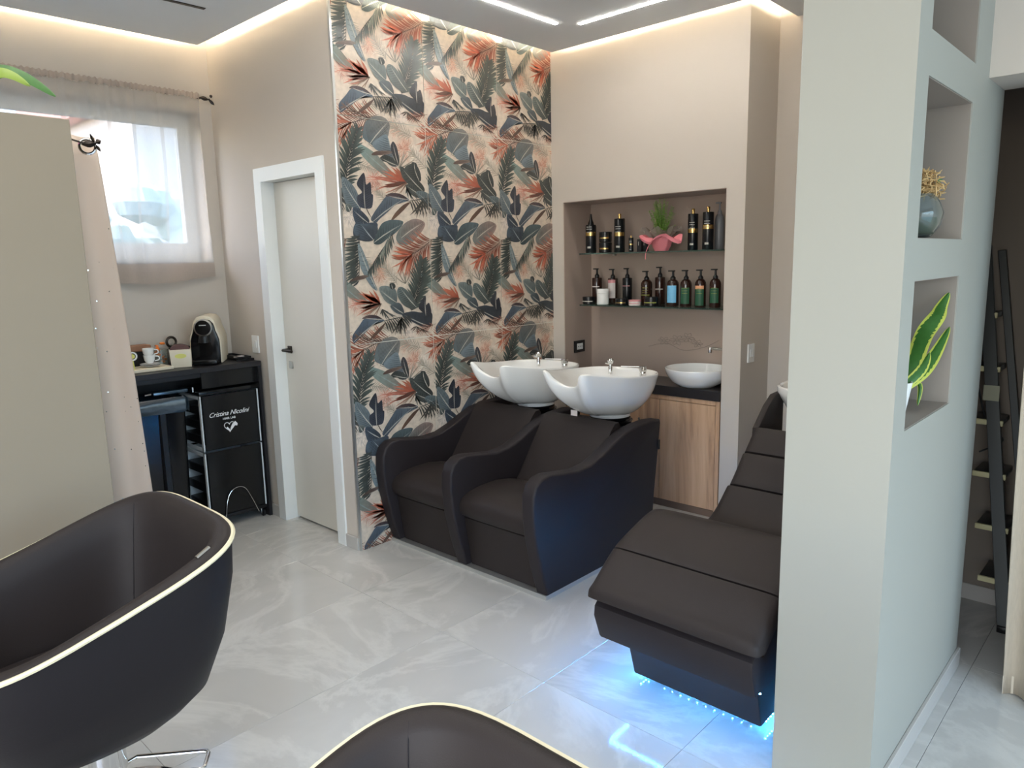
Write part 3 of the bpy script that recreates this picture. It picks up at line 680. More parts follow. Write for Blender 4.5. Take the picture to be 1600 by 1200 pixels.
# ------------------------------------------------------------------ salon chairs
def chair_shape():
    n = 72; rings = []
    def outline(a, hw, yb, yf, rr):   # superellipse-like rounded rectangle, angle a from +x counter-clockwise
        p = 2/rr; ca, sa = math.cos(a), math.sin(a)
        x = hw*math.copysign(abs(ca)**p, ca); y = (yb if sa > 0 else yf)*math.copysign(abs(sa)**p, sa)
        return x, y
    A = [2*PI*i/n for i in range(n)]
    def rimz(x, y):
        t = max(0, min(1, (y+.33)/.68)); z = .722+.183*t**1.2
        k = max(0, min(1, (-y-.20)/.12))*max(0, 1-(abs(x)/.27)**4)
        return z-(z-.47)*k
    H = [(0, .19, .20, .22, 2.6), (.03, .225, .235, .245, 3.0), (.16, .275, .275, .27, 3.6), (.45, .325, .315, .30, 4.0), (.78, .348, .343, .325, 4.2), (1.0, .350, .350, .33, 4.2)]
    outer = []
    for t, hw, yb, yf, rr in H:
        rg = []
        for a in A:
            x, y = outline(a, hw, yb, yf, rr); zr = rimz(*outline(a, .35, .35, .33, 4.2)); rg.append((x, y, .40+(zr-.40)*t-.02*(t == 0)))
        outer.append(rg)
    rim = outer[-1]
    def inset(d, dz):
        rg = []
        for a in A:
            x, y = outline(a, .35-d, .35-d, .33-d, 4.2); zr = rimz(*outline(a, .35, .35, .33, 4.2)); rg.append((x, y, zr+dz))
        return rg
    inner = [inset(.005, .007), inset(.018, .0125), inset(.034, .010), inset(.048, -.008)]
    low = []
    for k in range(1, 6):
        f_ = k/5; rg = []
        for a in A:
            x, y = outline(a, .302-.045*f_, .302-.06*f_, .282-.02*f_, 4.0-.6*f_); zr = rimz(*outline(a, .35, .35, .33, 4.2))-.006; zr2 = zr+(.455-zr)*f_
            rg.append((x, y, min(zr, zr2) if zr > .455 else .455-.002*k))
        low.append(rg)
    return outer, rim, inner, low
OUT, RIM, INN, LOW = chair_shape()
def make_chair(label):
    t = thing('salon_chair', label, 'chair', (0,0,0), 'brown tub salon chairs', world=False)
    MB().rings(OUT, True, True, False).build('shell', LEATHER3, t, angle=60)
    MB().rings([OUT[-1]]+INN+LOW, True, False, True).build('inner_padding', LEATHER, t, angle=60)
    p = [(x*1.006, y*1.006, z-.001) for x, y, z in RIM]
    MB().tube(p, .0062, 6, True).build('piping', PIPING, t)
    b = MB(); q = []
    for i in range(48):
        a = 2*PI*i/48; ca, sa = math.cos(a), math.sin(a); q.append((.25*math.copysign(abs(ca)**.55, ca), .235*math.copysign(abs(sa)**.55, sa)-.01))
    b.rings([[(x*.97, y*.97, .44) for x, y in q], [(x, y, .46) for x, y in q], [(x, y, .49) for x, y in q], [(x*.96, y*.96, .512) for x, y in q], [(x*.85, y*.85, .52) for x, y in q], [(x*.4, y*.4, .524) for x, y in q]], True, True, True).build('seat', LEATHER, t)
    # stitched seams in the two back corners of the padding
    for sx in (-1, 1):
        i = 9 if sx > 0 else 27; P = [Vector(r[i])*.998 for r in INN[2:]]+[Vector(r[i])*.996+Vector((0, 0, .002)) for r in LOW]
        MB().tube(P, .0010, 5).build('seam', LEATHER2, t)
    kx, ky = -.08, .05
    b = MB().lathe([(.095, .0), (.095, .03)], (kx, ky, .345), 28); b.box((kx-.12, ky-.12, .375), (kx+.12, ky+.12, .395), .004, 1); b.build('seat_plate', BLACK, t)
    MB().lathe([(.024, .02), (.024, .16), (.05, .165), (.05, .335), (.06, .345)], (kx, ky, 0), 32).build('column', CHROME, t)
    MB().lathe([(.225, 0), (.225, .006), (.20, .012), (.06, .018), (.045, .03)], (kx, ky, 0), 48).build('base_disc', CHROME, t)
    P = [(kx-.01, ky+.03, .15), (-.10, .135, .15), (.025, .278, .15), (.037, .288, .15), (.05, .286, .15), (.10, .250, .15), (.104, .240, .15), (-.03, .085, .15), (kx+.03, ky, .15)]
    MB().tube(P, .0065, 10).build('pump_pedal', CHROME, t)
    # small metal tag on the rim of the front right corner of the back
    i = 7; a = Vector(INN[1][6]); c = Vector(INN[1][4]); b = MB(); b.tube([a+Vector((-.006, 0, .003)), c+Vector((-.006, 0, .003))], .0055, 6); b.build('metal_tag', CHROME, t)
    return t
ch = make_chair('brown tub salon chair with cream piping and pump pedal, left by the partition')
ch.location = (-2.10, .52, 0)
c2 = dup(ch, None, (-.565, .367, 0)); c2['label'] = 'brown tub salon chair cut off by the bottom edge, only its back rim showing'

# ------------------------------------------------------------------ double shampoo unit
t = thing('shampoo_sofa', 'double brown leather shampoo seat with two white wash bowls against the printed tiles', 'shampoo seat', (-2.7, 2.9, 0))
prof = [(2.470,.022),(2.425,.16),(2.388,.32),(2.374,.45),(2.378,.53),(2.400,.580),(2.445,.607),(2.50,.612),(2.60,.598),(2.72,.582),(2.82,.590),(2.92,.622),(3.02,.665),(3.12,.700),(3.24,.716),(3.36,.720),(3.452,.712),(3.456,.69),(3.43,.50),(3.40,.30),(3.372,.022)]
for xr in (-2.112, -2.672, -3.232):
    b = MB().prism(prof, 0, xr-.078, xr, .012, 3)
    b.build('armrest', LEATHER2, t, angle=50)
for sx, (xl, xr) in enumerate(((-2.672, -2.19), (-3.232, -2.75))):
    # seat cushion with domed top
    b = MB(); R2 = []
    pr = [(2.86, .30), (2.86, .385), (2.80, .42), (2.70, .435), (2.58, .432), (2.50, .42), (2.45, .398), (2.428, .365), (2.43, .33), (2.445, .308)]
    nx = 9
    for i in range(nx+1):
        f_ = i/nx; x = xl+(xr-xl)*f_; d = (1-(2*f_-1)**4)
        R2.append([(x, y-(.012*d if y < 2.6 else 0), z+(.014*d if z > .35 else 0)) for y, z in pr])
    b.rings(R2, True, True, True); b.build('seat_cushion', LEATHER, t, angle=50)
    MB().prism([(2.50, .024), (2.458, .29), (2.47, .298), (2.60, .298), (2.60, .024)], 0, xl+.002, xr-.002, .006, 2).build('front_panel', LEATHER, t)
    MB().box((xl, 2.462, .294), (xr, 2.60, .306)).build('shadow_strip', BLACK, t, smooth=False)  # black strip between cushion and panel, shade put into its colour
    b = MB(); R2 = []; pb = [(2.84, .37), (2.90, .44), (3.00, .58), (3.09, .70), (3.125, .732), (3.16, .736), (3.175, .715), (3.10, .56), (2.98, .37)]
    for i in range(nx+1):
        f_ = i/nx; x = xl+(xr-xl)*f_; d = (1-(2*f_-1)**4); R2.append([(x, y-.008*d, z+(.004*d if z > .6 else 0)) for y, z in pb])
    b.rings(R2, True, True, True); b.build('backrest', LEATHER, t, angle=45)
    MB().prism([(3.15, .64), (3.17, .672), (3.43, .672), (3.43, .3), (3.2, .3)], 0, xl, xr, .004).build('rear_shelf', BLACK, t)
    cx = (-2.40, -2.965)[sx]; cy = 3.385
    MB().lathe([(.125, .672), (.13, .69), (.118, .692), (.118, .704), (.10, .712)], (cx, cy-.01, 0), 32).build('bowl_mount', BLACKG, t)
    # wash bowl
    half = [(0, .25, .950), (.09, .242, .950), (.17, .205, .951), (.225, .14, .953), (.25, .05, .956), (.25, -.06, .961), (.235, -.16, .970), (.21, -.24, .980), (.185, -.31, .990), (.165, -.37, 1.000), (.145, -.43, 1.010), (.115, -.445, 1.004), (.09, -.425, .968), (.05, -.395, .936), (0, -.385, .925)]
    full_ = half+[(-x, y, z) for x, y, z in reversed(half[1:-1])]
    rimp = smoothpts(full_, 3, True)
    def ring(t_, sc, oz=None, ins=0, fr=.11):
        out = []
        for p in rimp:
            r_ = math.hypot(p.x, p.y); ux, uy = (p.x/r_, p.y/r_); rr = fr+(r_-ins-fr)*sc
            zb = .715; out.append((cx+ux*rr, cy+uy*rr-.01*(1-sc), zb+(p.z-zb)*(1-t_) if oz is None else oz))
        return out
    lv = [(1.0, .0), (.93, .05), (.84, .14), (.72, .30), (.60, .48), (.46, .66), (.32, .82), (.2, .90), (.10, .985), (.03, 1.0), (0, 1.012)]
    O = [ring(1-a, max(0, min(1, (1-b_)))) for a, b_ in [(1, 0), (.97, .0), (.90, .02), (.78, .06), (.63, .14), (.46, .27), (.30, .45), (.17, .65), (.09, .84), (.07, .95), (.0, .96)]]
    bm_ = MB(); bm_.rings(O, True, False, True)
    I = [O[0]]+[[(cx+(x-cx)*k, cy+(y-cy)*k, z+dz) for x, y, z in O[0]] for k, dz in ((.985, .006), (.955, .004), (.935, -.012))]
    last = I[-1]; depth = [(.90, .16), (.84, .40), (.72, .68), (.5, .9), (.22, 1.0)]
    for k, d in depth: I.append([(cx+(x-cx)*k/.935*.935, cy+.02+(y-cy-.02)*k, z+(.775-z)*d) for x, y, z in last])
    bm_.rings(I, True, False, True)
    bowl = bm_.build('wash_bowl', CERAMIC, t, angle=60)
    # taps and spray on the rim
    def tap(px, py):
        b = MB(); b.lathe([(.016, 0), (.016, .03), (.013, .05), (.013, .07)], (px, py, .935), 16); b.tube([(px, py, 1.0), (px, py-.02, 1.012), (px-.01, py-.05, .99)], .007, 8)
        b.box((px-.008, py-.006, 1.005), (px+.008, py+.03, 1.016), .003, 2); return b
    px, py = cx+.165, cy+.075
    b = MB(); b.lathe([(.018, 0), (.018, .035), (.015, .05)], (px, py, .925), 18); b.box((px-.016, py-.016, .968), (px+.016, py+.016, 1.000), .003, 2); b.tube([(px, py, .996), (px-.05, py-.035, .998), (px-.10, py-.07, 1.0)], [.004, .003, .0025], 8); b.build('mixer_tap', CHROME, bowl)
    px, py = cx-.10, cy+.135
    b = MB(); b.lathe([(.012, 0), (.012, .04), (.009, .045), (.009, .06), (.018, .066), (.021, .082), (.014, .092), (.002, .094)], (px, py, .925), 18); b.tube([(px, py, .985), (px-.022, py-.02, .992)], .006, 8); b.build('hand_shower', CHROME, bowl)
    b = MB(); b.lathe([(.018, 0), (.018, .002), (.006, .003)], (cx+.05, cy+.05, .776), 16); b.build('drain', CHROME, bowl)
MB().box((-3.305, 2.462, 0), (-2.12, 3.37, .022)).build('plinth', ALU, t, smooth=False)
MB().box((-2.112, 3.425, .545), (-2.105, 3.44, .60), .002).build('side_clip', BLACK, t)
b = MB().box((-2.50, 3.14, .70), (-2.455, 3.142, .77)); b.build('care_label', LBLW, t, smooth=False)
for k in range(2):
    pass
b = MB()
for xx in (-2.32, -2.26): b.tube(smoothpts([(xx, 3.46, .70), (xx+.005, 3.48, .60), (xx, 3.47, .45), (xx-.02, 3.45, .30)], 4), .006, 8)
b.build('water_hose', CHROME, t)

# ------------------------------------------------------------------ massage lounger with bowl
t = thing('shampoo_lounger', 'long brown leather shampoo lounger lit blue underneath beside the pillar', 'lounger', (-1.18, 2.9, 0))
X0, X1 = -1.515, -.865
def padrun(nm, top, thick, x0, x1, puff=.012, bev=.02):
    # a padded strip following a top line in (y, z), extruded from x0 to x1 with softened edges
    b = MB(); n_ = len(top); R2 = []
    Nn = []
    for i in range(n_):
        a = Vector(top[max(0, i-1)]); c = Vector(top[min(n_-1, i+1)]); d = (c-a).normalized(); Nn.append(Vector((-d.y, d.x)))
    xsq = [(0, 1), (.008, .6), (.02, .28), (.05, .06), (.12, 0), (.3, 0), (.5, 0), (.7, 0), (.88, 0), (.95, .06), (.98, .28), (.992, .6), (1, 1)]
    for f_, k in xsq:
        x = x0+(x1-x0)*f_; d = 1-(2*f_-1)**4
        up_ = [(x, top[i][0]-Nn[i].x*(bev*k)+Nn[i].x*puff*d*math.sin(PI*i/(n_-1))**.5, top[i][1]-Nn[i].y*(bev*k)+Nn[i].y*puff*d*math.sin(PI*i/(n_-1))**.5) for i in range(n_)]
        dn_ = [(x, top[i][0]-Nn[i].x*(thick-bev*k*.5), top[i][1]-Nn[i].y*(thick-bev*k*.5)) for i in reversed(range(n_))]
        R2.append(up_+dn_)
    b.rings(R2, True, True, True); return b.build(nm, LEATHER, t, angle=50)
def sm2(P, k=4): return [(p.y, p.z) for p in smoothpts([(0, a, c) for a, c in P], k)]
padrun('foot_cushion', sm2([(1.975, .395), (1.985, .425), (2.02, .447), (2.09, .500), (2.14, .533)]), .075, X0, X1, .006, .02)
padrun('knee_cushion', sm2([(2.147, .536), (2.18, .552), (2.28, .584), (2.36, .606), (2.41, .612), (2.455, .600), (2.48, .575)]), .075, X0, X1, .006, .02)
padrun('seat_cushion', sm2([(2.46, .50), (2.55, .455), (2.70, .430), (2.86, .440), (2.95, .475), (3.055, .553)]), .08, X0, X1, .006, .02)
padrun('back_cushion', sm2([(3.062, .560), (3.12, .612), (3.19, .680)]), .08, X0+.01, X1-.01, .008, .018)
padrun('head_cushion', sm2([(3.196, .688), (3.25, .738), (3.30, .785)]), .08, X0+.015, X1-.015, .008, .018)
body = [(2.03, .225), (1.995, .32), (2.0, .358), (2.06, .41), (2.12, .455), (2.40, .53), (2.50, .44), (2.70, .355), (2.9, .37), (3.06, .48), (3.30, .71), (3.42, .74), (3.42, .30), (3.10, .225)]
MB().prism(body, 0, X0+.02, X1-.02, .012, 2).build('upper_body', LEATHER2, t)
MB().prism([(2.175, .035), (2.115, .235), (3.30, .30), (3.95, .30), (3.95, .035)], 0, -1.435, -.925, .008, 2).build('base_body', LEATHER, t)
for fx in (-1.38, -.97):
    for fy in (2.25, 3.85): MB().lathe([(.018, 0), (.018, .036)], (fx, fy, 0), 12).build('foot', BLACK, t)
# side wings and bowl behind the head
for xa, xb in ((X0+.0, X0+.035), (X1-.035, X1)):
    MB().prism([(3.30, .70), (3.31, .775), (3.42, .87), (3.50, .915), (3.60, .92), (3.60, .62), (3.42, .60)], 0, xa, xb, .01).build('side_wing', LEATHER, t)
MB().box((X0+.035, 3.42, .30), (X1-.035, 3.60, .70), .005).build('rear_column', LEATHER2, t)
ctr = Vector((-1.19, 3.72)); rp = []
for i in range(48):
    a = 2*PI*i/48; ca, sa = math.cos(a), math.sin(a); rp.append((ctr.x+.34*math.copysign(abs(ca)**.7, ca), ctr.y+.27*math.copysign(abs(sa)**.7, sa)))
def rg(k, z): return [(ctr.x+(x-ctr.x)*k, ctr.y+(y-ctr.y)*k, z) for x, y in rp]
bowl = MB().rings([rg(.34, .62), rg(.36, .64), rg(.6, .72), rg(.85, .83), rg(.97, .90), rg(1, .92), rg(1, .945), rg(.97, .95), rg(.94, .945), rg(.88, .90), rg(.6, .80), rg(.3, .775)], True, True, True).build('wash_bowl', CERAMIC, t)
MB().tube(smoothpts([(-1.40, 3.62, .95), (-1.38, 3.64, 1.02), (-1.30, 3.70, 1.14), (-1.22, 3.74, 1.20)], 4), .005, 8).build('shower_hose', WHITEP, bowl)
MB().lathe([(.02, 0), (.02, .03), (.014, .06)], (-1.40, 3.62, .93), 14).build('hand_shower', CHROME, bowl)
MB().lathe([(.1, .30), (.1, .62)], (-1.19, 3.78, 0), 20).build('bowl_stem', BLACK, t)
# blue led beads under the overhang
b = MB()
for k in range(34): b.lathe([(.0001, 0), (.0035, .001), (.0035, .003), (.0001, .004)], (-1.47+.0175*k, 2.075, .2185), 6)
for k in range(56): b.lathe([(.0001, 0), (.0035, .001), (.0035, .003), (.0001, .004)], (-1.475, 2.09+.0175*k, .2185), 6)
for k in range(14): b.lathe([(.0001, 0), (.003, .001), (.003, .003), (.0001, .004)], (-1.415+.035*k, 2.25, .0305), 6)
for k in range(50): b.lathe([(.0001, 0), (.003, .001), (.003, .003), (.0001, .004)], (-.93, 2.22+.0175*k, .0305), 6); b.lathe([(.0001, 0), (.003, .001), (.003, .003), (.0001, .004)], (-1.43, 2.22+.0175*k, .0305), 6)
o = b.build('led_bead', LEDB, t); o['kind'] = 'stuff'
# ------------------------------------------------------------------ niche: cabinet, worktop, basin, shelves
t = thing('vanity_cabinet', 'oak vanity cabinet with flat doors standing in the niche', 'cabinet', (-2.6, 4.1, 0))
MB().box((-3.205, 4.0, .045), (-2.023, 4.27, .738)).build('carcass', WOOD, t, smooth=False)
MB().box((-3.205, 3.985, 0), (-2.023, 4.25, .045)).build('plinth', mat('plinth_brown', (120, 96, 78), .6), t, smooth=False)
MB().box((-2.048, 3.972, .045), (-2.023, 4.0, .738)).build('side_panel', WOOD, t, smooth=False)
MB().box((-3.205, 3.972, .712), (-2.05, 4.0, .738)).build('top_rail', WOOD, t, smooth=False)
for k, (a, c) in enumerate(((-3.203, -2.832), (-2.828, -2.442), (-2.438, -2.052))):
    d = MB().box((a, 3.975, .05), (c, 3.998, .708), .001, 1).build('door', WOOD, t, smooth=False)
MB().box((-3.208, 3.955, .742), (-2.019, 4.281, .802), .002, 1).build('worktop', TOPM, None, smooth=False, label='dark stone worktop on the oak cabinet under the round basin', cat='worktop')
bc = (-2.232, 4.073)
b = MB().lathe([(.10, .803), (.115, .806), (.16, .835), (.188, .875), (.200, .912), (.199, .918), (.194, .919), (.190, .912), (.178, .878), (.15, .843), (.09, .822), (.002, .818)], (*bc, 0), 48)
t = thing('round_basin', 'round white ceramic basin sitting on the dark worktop', 'basin', (*bc, .803))
b.build('bowl', CERAMIC, t); MB().lathe([(.02, .819), (.02, .822), (.004, .824)], (*bc, 0), 16).build('drain', CHROME, t)
t = thing('wall_tap', 'slim grey wall spout above the round basin', 'tap', (-2.02, 4.13, 1.03))
MB().lathe([(.02, 0), (.02, .008)], (0, 0, 0), 20, M=Matrix.Translation((-2.019, 4.13, 1.035)) @ Matrix.Rotation(-PI/2, 4, 'Y')).tube([(-2.02, 4.13, 1.035), (-2.175, 4.13, 1.035)], .008, 12).build('spout', STEEL, t)
MB().lathe([(.011, -.022), (.013, -.01), (.011, .012)], (-2.178, 4.13, 1.03), 14).build('spout_end', CHROME, t)
for z, lb in ((1.632, 'glass shelf, the upper one of the niche, holding the fern'), (1.285, 'glass shelf, the lower one of the niche, holding pump bottles')):
    t = thing('glass_shelf', lb, 'shelf', (-2.55, 4.13, z))
    MB().box((-3.10, 4.0, z), (-2.02, 4.282, z+.008)).build('glass_panel', GLASSM, t, smooth=False)
    for xx in (-3.0, -2.15): MB().box((xx-.01, 4.262, z-.012), (xx+.01, 4.283, z), .002).build('shelf_clip', STEEL, t)
# pale floral line drawing on the back of the niche
b = MB(); random.seed(3)
def yb(p): return (p[0], NYB-.0098, p[1])
for cx_, cz_, r_ in ((-2.50, 1.055, .055), (-2.42, 1.075, .05), (-2.60, 1.045, .045), (-2.35, 1.04, .04)):
    for k in range(6):
        a = k*60+random.uniform(-12, 12); P = [yb((cx_+r_*math.cos(R_(a+s_))*q, cz_+.6*r_*math.sin(R_(a+s_))*q)) for s_, q in ((0, .15), (-22, .7), (0, 1.05), (22, .7), (0, .15))]
        b.tube(smoothpts(P, 3), .0012, 4)
b.tube(smoothpts([yb((-2.72, 1.0)), yb((-2.58, 1.03)), yb((-2.45, .99)), yb((-2.30, 1.02)), yb((-2.2, 1.07))], 5), .0013, 4)
b.build('wall_drawing', mat('drawing_line', (150, 138, 128), .5), tn)
random.seed(11)

# bottles -------------------------------------------------------------
def bpos(pxc, yy): p = at(pxc, 400, 1, yy); return p.x
def bottle(pxc, wpx, ztop, base, yy, style, label, body=BOTTLE, lab=None, cap=GOLD, zl=(.3, .75), name='pump_bottle', lab2=None, grp='product bottles in the niche', wide=1):
    x = at(pxc, 400 if base > 1.5 else 476, 1, yy).x
    px2 = at(pxc+wpx, 400 if base > 1.5 else 476, 1, yy).x; r = abs(px2-x)/2*.80; h = ztop-base; c = (x, yy, base+.001)
    t = thing(name, label, 'bottle', c, grp); n_ = 20
    def bz(f_): return f_*h
    if style == 'cone':
        MB().lathe([(r*.92, 0), (r, .004), (r, bz(.68)), (r*.9, bz(.72))], c, n_).build('bottle_body', body, t); MB().lathe([(r*.6, bz(.715)), (r*.5, bz(.78)), (r*.28, bz(.86)), (r*.16, h)], c, n_).build('nozzle', body, t)
    elif style == 'gold':
        MB().lathe([(r*.95, 0), (r, .003), (r, bz(.865)), (r*.96, bz(.875)), (r*.3, bz(.88))], c, n_).build('bottle_body', body, t); MB().lathe([(r*.30, bz(.872)), (r*.30, h-.002), (r*.26, h)], c, n_).build('cap', cap, t)
    elif style in ('pump', 'rpump'):
        if style == 'pump': pr = [(r*.95, 0), (r, .004), (r, bz(.70)), (r*.95, bz(.725)), (r*.42, bz(.745))]
        else: pr = [(r*.95, 0), (r, .004), (r, bz(.60)), (r*.93, bz(.665)), (r*.72, bz(.72)), (r*.42, bz(.755))]
        MB().lathe(pr, c, n_).build('bottle_body', body, t)
        b = MB().lathe([(r*.45, bz(.745)), (r*.45, bz(.80)), (r*.30, bz(.83)), (r*.2, bz(.85)), (r*.2, bz(.965))], c, 14)
        b.box((c[0]-r*.9, c[1]-.006, c[2]+bz(.965)), (c[0]+r*.35, c[1]+.006, c[2]+h), .002, 1); b.build('pump', BLACK if cap is GOLD else cap, t)
    if lab:
        def lb_(z0, z1, m_, sp=70, c0=-75):
            R2 = []
            for z in (z0, z1): R2.append([(c[0]+(r+.0006)*math.cos(R_(c0-sp/2+sp*i/8)), c[1]+(r+.0006)*math.sin(R_(c0-sp/2+sp*i/8)), c[2]+bz(z)) for i in range(9)])
            MB().rings(R2, False).build('bottle_label', m_, t)
        lb_(zl[0], zl[1], lab, 95 if lab is not GOLD else 150)
        if lab2: lb_(zl[1], zl[1]+.09, lab2, 95)
        if lab in (GOLD,):
            for q in (.52, .60, .655): lb_(q, q+.018, PRINT, 60)
            lb_(.12, .17, PRINT, 40)
        if lab is LBLG or lab is LBLY:
            for q in (.36, .43, .50): lb_(q, q+.012, LBLY, 60)
    return t
ZU, ZL = 1.6405, 1.2935
g1 = 'hair products on the upper glass shelf'; g2 = 'hair products on the lower glass shelf'
bottle(923.5, 17, 1.905, ZU, 4.12, 'cone', 'black nozzle bottle with gold band, leftmost on the upper shelf', lab=GOLD, zl=(.44, .54), name='nozzle_bottle', grp=g1)
bottle(968, 17.5, 1.892, ZU, 4.12, 'gold', 'black gold-capped bottle standing between the stacked jars and the small vial', lab=GOLD, zl=(.42, .52), name='shampoo_bottle', grp=g1)
bottle(986, 8, 1.745, ZU, 4.08, 'gold', 'tiny black vial with gold tip left of the fern', lab=GOLD, zl=(.42, .50), name='serum_vial', grp=g1)
bottle(1082, 18, 1.892, ZU, 4.13, 'gold', 'black gold-capped bottle just right of the fern pot', lab=GOLD, zl=(.42, .52), name='shampoo_bottle', grp=g1)
bottle(1105.5, 20, 1.895, ZU, 4.10, 'gold', 'black gold-capped bottle in front of the grey pump bottle', lab=GOLD, zl=(.48, .58), name='shampoo_bottle', grp=g1)
bottle(1123, 17, 1.925, ZU, 4.20, 'rpump', 'tall grey pump bottle behind the black bottles', body=GREYB, cap=GREYB, grp=g1)
def jar(pxc, wpx, z0, z1, yy, label, body, band=None, lid=None, name='product_jar', grp=g1, sq=False):
    row = 400 if z0 > 1.5 else 476; x = at(pxc, row, 1, yy).x; r = abs(at(pxc+wpx, row, 1, yy).x-x)/2*.82; c = (x, yy, z0+.001); h = z1-z0-.002
    t = thing(name, label, 'box' if sq else 'jar', c, grp)
    if sq:
        MB().box((x-r, yy-r*.8, c[2]), (x+r, yy+r*.8, c[2]+h), .001, 1).build('box_body', body, t, smooth=False)
        MB().box((x-r*.4, yy-r*.81, c[2]+h*.5), (x-r*.1, yy-r*.8, c[2]+h*.8)).build('printed_mark', PRINT, t, smooth=False); return t
    MB().lathe([(r*.92, 0), (r, .004), (r, h*.72), (r*.9, h*.73)], c, 24).build('jar_body', body, t)
    MB().lathe([(r*1.02, h*.735), (r*1.02, h*.97), (r*.97, h)], c, 24).build('lid', lid or body, t)
    if band:
        R2 = [[(c[0]+(r+.0007)*math.cos(R_(-150+130*i/10)), c[1]+(r+.0007)*math.sin(R_(-150+130*i/10)), c[2]+h*z) for i in range(11)] for z in (.34, .46)]
        MB().rings(R2, False).build('band', band, t)
    return t
jar(946, 20, ZU, ZU+.07, 4.12, 'round black jar with gold print, bottom of the stacked pair', BOTTLE, GOLD)
jar(946, 20, ZU+.07, ZU+.14, 4.12, 'round black jar with gold print, top of the stacked pair', BOTTLE, GOLD)
jar(1000, 8, ZU, ZU+.082, 4.10, 'small black box left of its twin behind the pink wrap', BLACKM, sq=True, name='small_box')
jar(1008.5, 8, ZU, ZU+.082, 4.13, 'small black box right beside the fern pot', BLACKM, sq=True, name='small_box')
bottle(933, 16, 1.535, ZL, 4.19, 'pump', 'square-shouldered dark pump bottle behind the leftmost low jar', body=AMBER, lab=LBLW, zl=(.46, .49), grp=g2)
bottle(957.5, 16.5, 1.53, ZL, 4.18, 'pump', 'brown pump bottle with tall pink and white label', body=AMBER, lab=LBLW, zl=(.16, .60), lab2=LBLP, grp=g2)
bottle(980, 16, 1.535, ZL, 4.16, 'pump', 'blackish pump bottle with small red print', body=BOTTLE, lab=LBLP, zl=(.50, .515), grp=g2)
bottle(1010, 19, 1.515, ZL, 4.14, 'rpump', 'round-shouldered dark pump bottle behind the wide olive jar', body=AMBER, lab=LBLY, zl=(.28, .31), grp=g2)
bottle(1031, 17.5, 1.54, ZL, 4.20, 'pump', 'tall square-shouldered brown pump bottle in the middle of the lower shelf', body=AMBER, lab=PRINT, zl=(.40, .43), grp=g2)
bottle(1051, 21, 1.518, ZL, 4.10, 'rpump', 'brown pump bottle with a light blue label', body=AMBER, lab=LBLB, zl=(.10, .58), grp=g2)
bottle(1071.5, 20, 1.52, ZL, 4.10, 'rpump', 'brown pump bottle with dark green label next to the blue-labelled one', body=AMBER, lab=LBLG, zl=(.08, .52), grp=g2)
bottle(1094, 20, 1.522, ZL, 4.10, 'rpump', 'brown pump bottle with green label topped by an orange band', body=AMBER, lab=LBLG, zl=(.04, .48), lab2=LBLO, grp=g2)
bottle(1117, 20.5, 1.525, ZL, 4.10, 'rpump', 'brown pump bottle with green label at the right end of the lower shelf', body=AMBER, lab=LBLG, zl=(.12, .50), grp=g2)
jar(920.5, 20, ZL, ZL+.052, 4.07, 'low dark jar with silver band, leftmost on the lower shelf', BOTTLE, PRINT, grp=g2)
jar(942, 19, ZL, ZL+.108, 4.06, 'tall white cylinder jar with small print', WHITEP, None, WHITEP, name='white_canister', grp=g2)
jar(971.5, 20, ZL, ZL+.045, 4.05, 'low dark jar just right of the white canister', BOTTLE, GOLD, grp=g2)
jar(992, 20, ZL, ZL+.04, 4.04, 'small white tub with pink lid on the lower shelf', LBLW, LBLP, LBLP, name='small_tub', grp=g2)
jar(1018, 24, ZL, ZL+.062, 4.04, 'wide black jar with olive band in front of the round bottle', BOTTLE, LBLY, grp=g2)
# wrapped fern
fx = at(1032, 395, 1, 4.08).x; fy = 4.09; fz = ZU+.001
t = thing('potted_fern', 'feathery green fern in pink wrapping paper on the upper shelf', 'plant', (fx, fy, fz))
b = MB(); n_ = 40
def wr(r, z, amp, k, ph=0, dz=0): return [(fx+(r+amp*math.sin(k*2*PI*i/n_+ph))*math.cos(2*PI*i/n_), fy+(r+amp*math.sin(k*2*PI*i/n_+ph))*math.sin(2*PI*i/n_)*.62, fz+z+dz*math.sin(k*2*PI*i/n_*.7+ph)) for i in range(n_)]
b.rings([wr(.045, 0, .001, 6), wr(.062, .03, .003, 7), wr(.07, .062, .005, 8), wr(.085, .078, .010, 7, 1, .008), wr(.115, .088, .018, 5, 2, .018), wr(.135, .08, .02, 5, 2.3, .024), wr(.128, .066, .02, 5, 2.5, .024)], True, True).build('wrapping', PINK, t)
MB().rings([wr(.06, .075, .006, 7), wr(.10, .12, .02, 9, 1, .012), wr(.13, .135, .02, 11, 2, .02)], True).build('net_collar', NETM, t)
MB().tube(smoothpts([(fx-.05, fy-.05, fz+.055), (fx-.058, fy-.085, fz+.0), (fx-.055, fy-.10, fz-.05)], 4), .002, 5).build('ribbon', PINK, t)
b = MB()
for k in range(62):
    a = random.uniform(0, 6.28); hh = random.uniform(.15, .33)*(1 if k % 3 else .8); sp = random.uniform(.01, .085)
    P = smoothpts([(fx, fy, fz+.06), (fx+sp*.5*math.cos(a), fy+sp*.35*math.sin(a), fz+hh*.65), (fx+sp*1.15*math.cos(a), fy+sp*.6*math.sin(a), fz+hh)], 7)
    b.tube(P, .0008, 3)
    for i in range(5, len(P)):
        for m in range(5):
            aa = random.uniform(0, 6.28); l_ = random.uniform(.016, .03)*(1.1-.5*i/len(P)); d = Vector((math.cos(aa), math.sin(aa)*.8, random.uniform(.0, .55)))*l_
            s2 = d.cross(Vector((0, 0, 1))).normalized()*.0034; p = P[i]; b._add([p-s2, p+s2, p+d], [(0, 1, 2)])
o = b.build('fern_fronds', SILK, t, smooth=False, recalc=False)

